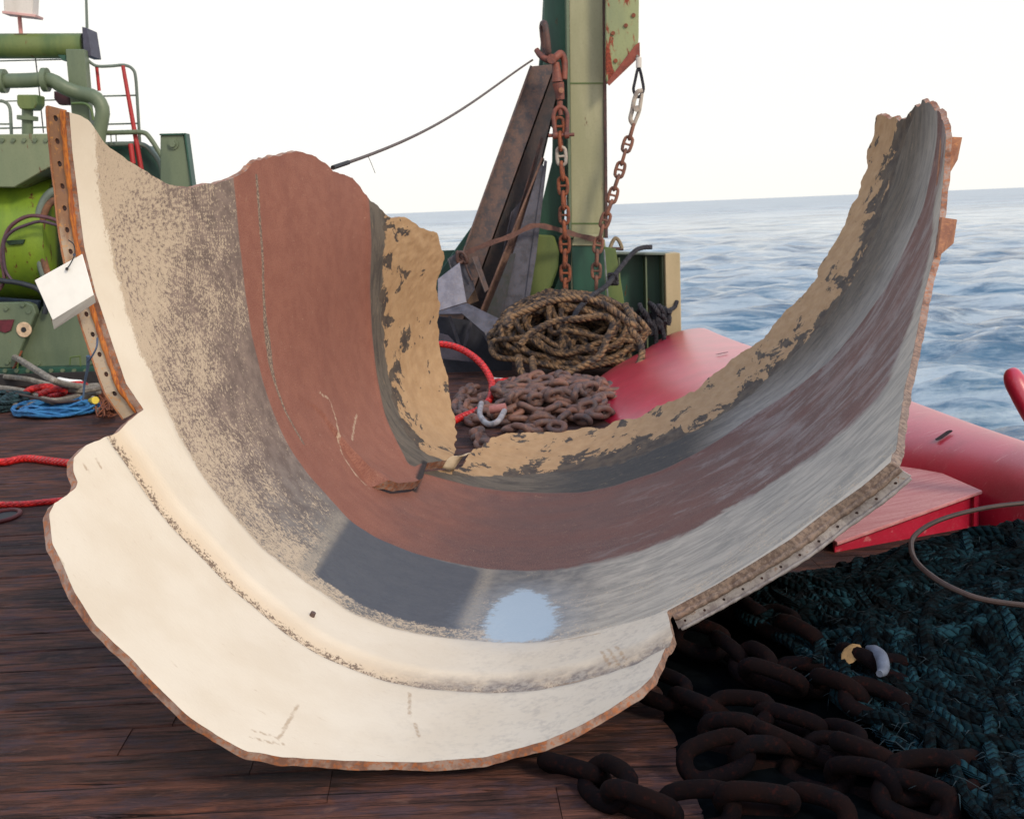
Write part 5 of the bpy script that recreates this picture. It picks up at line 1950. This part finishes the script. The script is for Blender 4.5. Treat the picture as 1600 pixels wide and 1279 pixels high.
for k, (lab, ps, rr0, mat) in enumerate((
        ('upper dark hydraulic hose arching across the lime drum cover', [(-20, 470), (6, 440), (2, 400), (10, 364), (26, 346), (50, 337), (82, 342), (100, 352)], .022, 'a'),
        ('lower dark hydraulic hose arching across the lime drum cover', [(20, 440), (8, 420), (6, 380), (18, 362), (40, 352), (64, 346), (90, 352)], .018, 'b'),
        ('thick dark hose bending down low on the lime drum cover', [(-30, 430), (0, 438), (30, 442), (60, 452), (72, 470), (70, 490)], .03, 'c'))):
    r = thing('hydraulic_hose', P(*ps[3], MY - .5), lab, 'hose', 'hydraulic hoses on the winch')
    MB().tube(resample(cat_rom([P(a, b_, MY - .52 - .03 * k) for a, b_ in ps], 6), .05), rr0, 10).build('hose', plain('hose_' + mat, ((.10, .04, .05), (.06, .03, .05), (.02, .025, .035))[k], .5), r, smooth=True)

gt = thing('overhead_gantry', P(115, 330, MY + .6), 'green overhead pipe beam on a flat green upright at the upper left', 'gantry')
MB().rod(P(-200, 73, MY + .7), P(131, 72, MY + .7), .145, 24).build('pipe_beam', M_OLIVE, gt, smooth=True)
slab([(102, 77), (131, 77), (141, 200), (146, 330), (116, 330), (112, 182)], MY + .42, .16, M_GREEN, 'upright', gt, .008)
slab([(128, 42), (136, 44), (143, 88), (131, 88)], MY + .55, .35, plain('end_plate_dark', (.05, .05, .08), .6), 'end_plate', gt, .004)
slab([(90, 86), (102, 86), (102, 95), (98, 95)], MY + .6, .1, M_GREEN_D, 'bracket', gt, .003)
slab([(22, 53), (42, 53), (40, 60), (24, 60)], MY + .62, .1, M_RUSTD, 'saddle', gt, .003)

r = thing('whip_mast', P(134, 44, MY + .7), 'thin grey mast rising past the top left corner from the end of the pipe beam', 'mast')
MB().rod(P(136, 44, MY + .7), P(133, -60, MY + .7), .017, 10, .012).build('mast_pole', M_RAIL, r, smooth=True)
r = thing('floodlight', P(30, 55, MY + .75), 'pale box floodlight on a pink pole on top of the pipe beam', 'light')
MB().rod(P(33, 55, MY + .75), P(30, 22, MY + .75), .024, 12).build('pole', paint('faded_red', (.55, .25, .24), (.5, .2, .2), .1), r, smooth=True)
slab([(4, -20), (52, -18), (50, 24), (6, 19)], MY + .6, .2, M_WHITEP, 'lamp_box', r, .01)
slab([(3, 17), (56, 23), (55, 27), (3, 21)], MY + .58, .24, paint('faded_pink', (.6, .36, .34), (.5, .3, .3), .1), 'lamp_rim', r, .003)

vp = thing('exhaust_pipe', P(160, 220, MY + .2), 'fat green pipe with flanges bending down in an S behind the upright', 'pipe')
MB().tube(resample(cat_rom([P(-120, 127, MY + .25), P(-20, 127, MY + .25), P(40, 126, MY + .25), P(78, 125, MY + .25), P(100, 137, MY + .25), P(122, 145, MY + .3), P(148, 152, MY + .3), P(160, 170, MY + .3), P(158, 192, MY + .3), P(154, 216, MY + .3), P(153, 260, MY + .3)], 6), .06), .083, 18).build('pipe', M_GREEN, vp, smooth=True)
for (xa, ya) in ((4, 127), (70, 125)):
    a_, b_ = P(xa - 3, ya, MY + .25), P(xa + 5, ya, MY + .25)
    MB().rod(a_, b_, .135, 20).build('pipe_flange', M_GREEN, vp, smooth=True)
MB().tube(cat_rom([P(112, 162, MY + .1), P(132, 162, MY + .1), P(142, 170, MY + .1), P(146, 188, MY + .1)], 5), .016, 8).build('small_pipe', M_OLIVE, vp, smooth=True)
slab([(84, 142), (110, 150), (110, 164), (92, 164), (84, 154)], MY + .5, .1, plain('dark_maroon', (.06, .02, .03), .6), 'valve', vp, .01)

vm = thing('vent_mast', P(43, 210, MY), 'short green vent pipe with a square cap on the winch housing', 'vent')
MB().rod(P(43, 212, MY), P(43, 168, MY), .062, 18).build('vent_pipe', M_GREEN, vm, smooth=True)
MB().rod(P(43, 188, MY), P(43, 181.5, MY), .115, 20).build('vent_collar', M_GREEN, vm, smooth=True)
b = MB(); b.prism(PP([(26, 148), (58, 148), (58, 163), (52, 171), (32, 171), (26, 163)], MY - .12), (0, .24, 0), .012); b.build('vent_cap', M_OLIVE, vm)

rl = thing('guard_railing', P(10, 212, MY + .3), 'grey green tube railing standing on the winch housing at the left edge', 'railing', 'railings on the machinery')
MB().tube(cat_rom([P(-60, 158, MY + .3), P(-10, 158, MY + .3), P(6, 159, MY + .3), P(15, 168, MY + .3), P(17, 190, MY + .3), P(18, 212, MY + .3)], 5), .019, 10).build('rail_tube', M_RAIL, rl, smooth=True)
for y_ in (194, 202):
    MB().rod(P(-60, y_, MY + .32), P(17 if y_ == 194 else 72, y_ - (0 if y_ == 194 else 3), MY + .32), .010, 8).build('rail_bar', M_RAIL, rl, smooth=True)
for y_ in (95, 158):
    MB().rod(P(-60, y_ + 2, MY + .9), P(104, y_ - 2, MY + .9), .008, 8).build('rail_bar', M_RAIL, rl, smooth=True)
MB().tube([P(55, 88, MY + .9), P(60, 130, MY + .9), P(68, 208, MY + .9)], .008, 8).build('rail_cable', M_BLACK, rl, smooth=True)
rl = thing('guard_railing', P(215, 225, MY + .6), 'round cornered grey railing beside the red ladder', 'railing', 'railings on the machinery')
MB().tube(cat_rom([P(134, 92, MY + .6), P(150, 103, MY + .6), P(172, 103.5, MY + .6), P(194, 102, MY + .6), P(207, 108, MY + .6), P(212, 122, MY + .6), P(215, 165, MY + .6), P(219, 232, MY + .6)], 5), .018, 10).build('rail_tube', M_RAIL, rl, smooth=True)
for y_ in (150, 194):
    MB().rod(P(140, y_ + 1, MY + .6), P(214, y_ - 1, MY + .6), .010, 8).build('rail_bar', M_RAIL, rl, smooth=True)
MB().tube(cat_rom([P(160, 208, MY + .4), P(195, 207, MY + .4), P(222, 207, MY + .4), P(233, 214, MY + .4), P(250, 240, MY + .4), P(262, 262, MY + .4)], 5), .028, 12).build('lower_rail', M_GREEN, rl, smooth=True)
for (xa) in (173, 181):
    MB().rod(P(xa, 208, MY + .4), P(xa + 1, 224, MY + .4), .007, 8).build('chain_stub', M_RAIL, rl)
ld = thing('red_ladder', P(210, 262, MY + .5), 'narrow bright red ladder rail leaning beside the round cornered railing', 'ladder')
MB().rod(P(192, 103, MY + .5), P(221, 266, MY + .45), .022, 10, .03).build('stile', M_REDP, ld, smooth=True)
MB().rod(P(151, 104, MY + .7), P(155, 142, MY + .7), .020, 10).build('stile', M_REDP, ld, smooth=True)
MB().rod(P(204, 225, MY + .35), P(208, 256, MY + .33), .030, 10).build('stile', M_REDP, ld, smooth=True)

hd = thing('capstan_guard', P(220, 300, MY + .6), 'dark curved green guard with a grey rim behind the red ladder', 'guard')
slab([(150, 226), (224, 226), (240, 240), (255, 262), (270, 330), (262, 420), (150, 420)], MY + .62, .6, M_GREEN_D, 'guard_plate', hd, .01)
MB().tube(cat_rom([P(160, 226, MY + .5), P(195, 225, MY + .5), P(222, 226, MY + .5), P(236, 236, MY + .5), P(250, 256, MY + .5), P(256, 290, MY + .5)], 5), .03, 10).build('guard_rim', M_RAIL, hd, smooth=True)
sp = thing('flat_stanchion', P(275, 560, MY - .2), 'flat tapering green stanchion with one bolt near its top', 'stanchion')
slab([(250.5, 211), (287, 210), (300, 290), (330, 540), (250, 540), (250, 285)], MY - .1, .12, M_GREEN, 'stanchion_plate', sp, .01)
slab([(287.5, 209), (290, 209.5), (334, 540), (331, 540)], MY - .13, .18, M_GREEN_D, 'edge_flange', sp, .002)
slab([(249, 209), (290, 208), (290, 210.5), (249, 211.5)], MY - .13, .18, M_GREEN_D, 'top_cap', sp, .002)
c_ = P(270, 225, MY - .12)
MB().rod(c_ + np.array([0, .03, 0]), c_, .062, 18).build('washer', M_GREEN, sp, smooth=True)
MB().rod(c_ + np.array([0, .01, 0]), c_ - np.array([0, .03, 0]), .040, 6).build('bolt', M_GREEN, sp)

# ================================================================== FOREGROUND: HEAVY CHAIN, TEAL ROPE HEAP
M_TEAL = ropemat('teal_net_rope', (.0025, .012, .017), (.0008, .002, .003), .10, 3, .95, .9)
M_TEAL2 = ropemat('teal_net_rope_b', (.010, .038, .052), (.0015, .005, .007), .10, 3, .95, .9)
M_RUSTK2 = rusty('shade_dark_rust_b', (.008, .0036, .0036), (.0035, .003, .0045), (.025, .006, .005), .92)
for m_ in (M_RUSTK, M_TEAL, M_TEAL2, M_RUSTK2):  # foreground shade is in these near-black colours; sheen cut as well
    m_.node_tree.nodes['Principled BSDF'].inputs['Specular IOR Level'].default_value = .08
LK_F = link_mesh('heavy_link', .255, .165, .027, False, M_RUSTK, 12, 26)
LK_F2 = link_mesh('heavy_link_b', .255, .165, .0285, False, M_RUSTK2, 12, 26)
fg = [
    ('heavy dark rusty chain emerging from under the lip, nearest the camera', [(800, 1165), (850, 1178), (890, 1200), (935, 1214), (985, 1248), (1040, 1262), (1110, 1262), (1180, 1250), (1260, 1268), (1340, 1290)], .05, .9),
    ('heavy dark rusty chain lying along the lower right edge of the cream lip', [(1000, 1060), (1050, 1082), (1100, 1106), (1160, 1112), (1220, 1122), (1290, 1150), (1360, 1180), (1450, 1200)], .09, .55),
    ('heavy dark rusty chain passing below the grey flange, under the tan scrap', [(1060, 985), (1115, 1006), (1165, 1030), (1205, 1058), (1250, 1056), (1300, 1070), (1345, 1088), (1400, 1110), (1470, 1130)], .12, .7),
    ('heavy dark rusty chain farthest back in the shadow behind the grey flange', [(1110, 930), (1160, 950), (1215, 972), (1262, 1000), (1310, 1020), (1360, 1040), (1420, 1052), (1480, 1060)], .14, .45)]
for k, (lab, ps, z, r0) in enumerate(fg):
    r = thing('heavy_chain', G(*ps[3], 0), lab, 'chain', 'heavy chains on the foredeck')
    hang_chain('c', cat_rom([G(a, b_, z + .02 * math.sin(i * 2.1 + k)) for i, (a, b_) in enumerate(ps)], 8), [LK_F, LK_F2], .172, r, roll0=r0, jitter=.28, seed=40 + k, guard=True)
r = thing('heavy_chain', G(1250, 1190, 0), 'heavy dark rusty chain heap at the lower right beside the teal rope', 'chain', 'heavy chains on the foredeck')
hang_chain('c', cat_rom([G(a, b_, .06 + .03 * math.sin(i * 1.9)) for i, (a, b_) in enumerate([(1500, 1180), (1440, 1215), (1370, 1190), (1290, 1180), (1200, 1150), (1120, 1150), (1060, 1130)])], 8), [LK_F, LK_F2], .172, r, roll0=.2, jitter=.5, seed=78, guard=True)
hang_chain('c', cat_rom([G(a, b_, .05 + .03 * math.sin(i * 1.9)) for i, (a, b_) in enumerate([(1080, 1200), (1150, 1175), (1230, 1190), (1300, 1215), (1380, 1225), (1460, 1262), (1540, 1250), (1600, 1290)])], 8), [LK_F, LK_F2], .172, r, roll0=.6, jitter=.4, seed=77, guard=True)

r = thing('fibre_scrap', G(1330, 1022, .16), 'small torn tan scrap lying on the dark chain', 'scrap')
c_ = G(1330, 1022, .20)
rk = random.Random(2)
ring = [c_ + np.array([(.030 + rk.uniform(-.010, .010)) * math.cos(t), .02 * math.sin(t), .022 * math.sin(t) + .018 * math.cos(t)]) for t in np.linspace(0, 6.28, 13)[:-1]]
MB().prism(ring, (0, .006, .002)).build('scrap', plain('scrap_tan', (.24, .145, .06), .8), r)
r = thing('white_scrap', G(1372, 1030, .16), 'small bluish white scrap on the dark chain, right of the tan one', 'scrap')
MB().tube(cat_rom([G(1356, 1012, .20), G(1368, 1016, .215), G(1378, 1028, .215), G(1380, 1046, .20), G(1374, 1052, .20)], 4), .017, 10, rfun=lambda f: .6 + .7 * math.sin(f * 3)).build('scrap', plain('scrap_white', (.11, .13, .18), .7), r, smooth=True)

# teal rope heap: a mound of thick fuzzy laid strands
th_ = thing('teal_rope_heap', G(1480, 940, 0), 'great heap of thick dark teal rope filling the right foreground', 'rope')
hc = np.array([2.28, 4.75, 0])


def heap_h(x, y):
    # ridge falling from the back right towards the camera and left
    u = (x - 2.35) / 1.25
    v = (y - 4.72) / (1.0 if y < 4.72 else .34)
    h = .36 * math.exp(-(max(0, -u) ** 2) * 1.0 - (max(0, u) ** 2) * .3 - v * v * .8)
    h += (.05 * mnoise.noise(Vector((x * 2.1, y * 2.1, 0))) + .04 * mnoise.noise(Vector((x * 5, y * 5, 4)))) * (1 if y < 5 else .3)
    if x > .50 + max(0, 3.1 - y) * .25 and y < 5.2:  # low floor carried on under the chains to stand in for shade
        h = max(h, .062 + .012 * mnoise.noise(Vector((x * 7, y * 7, 1))))
    return max(.0, h)


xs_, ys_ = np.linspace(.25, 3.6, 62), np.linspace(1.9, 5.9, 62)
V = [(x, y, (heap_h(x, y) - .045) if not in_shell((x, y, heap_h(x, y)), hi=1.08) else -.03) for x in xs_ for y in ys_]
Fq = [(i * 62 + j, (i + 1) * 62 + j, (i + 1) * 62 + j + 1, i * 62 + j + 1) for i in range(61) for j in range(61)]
me = mesh_of('heap', V, Fq, plain('heap_shade_core', (.003, .004, .005), 1.0), None, True)  # black core of the heap; under the chains it is painted shade
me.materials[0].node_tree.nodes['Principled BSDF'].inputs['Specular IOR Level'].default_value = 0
place('heap_shade_core', me, th_)
rk = random.Random(31)


def w2px(p):
    c = (np.asarray(p, float) - CAM) @ M_CW
    return 800 + F_PX * c[0] / c[2], 639.5 + F_PX * c[1] / c[2]


def teal_ok(p):
    a, b_ = w2px(p)
    return a > 1090 + max(0, b_ - 900) * 1.15 or (b_ < 930 and a > 1060)


for k in range(520):
    x, y = rk.uniform(1.1, 3.2), rk.uniform(3.2, 5.2)
    if x / y > .56 or x < 1.35 - (y - 3.2) * .12:
        x = rk.uniform(1.5, 2.6)
    a = rk.gauss(rad(200), .75)
    q = []
    crv = rk.uniform(-1.3, 1.3)
    for s_ in range(12):
        hh = heap_h(x, y)
        q.append(np.array([x, y, hh + rk.uniform(.0, .045) + .01]))
        x += .13 * math.cos(a)
        y += .13 * math.sin(a)
        a += crv * .24
    rr0 = rk.uniform(.013, .027)
    if not all(teal_ok(v) for v in q):
        continue
    if any(in_shell(v, hi=1.09) for v in q) or max(v[1] for v in q) > 5.3:
        continue
    MB().tube(resample(cat_rom(q, 5), .02), rr0, 7, lobes=3, pitch=.13, depth=.13).build('strand', M_TEAL if rk.random() < .72 else M_TEAL2, th_, smooth=True)
# loose yarn fuzz over the strands
b = MB()
for k in range(4500):
    x, y = rk.uniform(1.0, 3.2), rk.uniform(3.1, 5.6)
    z = heap_h(x, y) + rk.uniform(.0, .055)
    if y > 5.1 or not teal_ok((x, y, z)) or in_shell((x, y, z), hi=1.08):
        continue
    a = rk.gauss(rad(205), .6)
    L = rk.uniform(.03, .11)
    d = np.array([math.cos(a), math.sin(a), rk.uniform(-.5, .35)]) * L
    p = np.array([x, y, z])
    w_ = np.array([-d[1], d[0], 0]) / L * .0022
    mid = p + d * .5 + np.array([0, 0, rk.uniform(.0, .02)])
    b.add([p - w_, p + w_, mid + w_, mid - w_, p + d], [(0, 1, 2, 3), (3, 2, 4)])
o = b.build('yarn_fuzz', plain('yarn_teal', (.004, .016, .023), .95, var=.6, scale=30), th_)
o['kind'] = 'stuff'
r = thing('brown_cable', G(1440, 850, .4), 'thin brown cable looping over the teal rope heap', 'cable')
ps = [(1640, 782, .50), (1560, 790, .50), (1500, 802, .5), (1455, 818, .48), (1428, 838, .46), (1424, 858, .45), (1434, 880, .45), (1462, 904, .44), (1500, 924, .42), (1545, 938, .40), (1640, 950, .38)]
MB().tube(resample(cat_rom([G(a, b_, z + .05) for a, b_, z in ps], 6), .02), .0095, 8).build('cable', M_CABLEB, r, smooth=True)
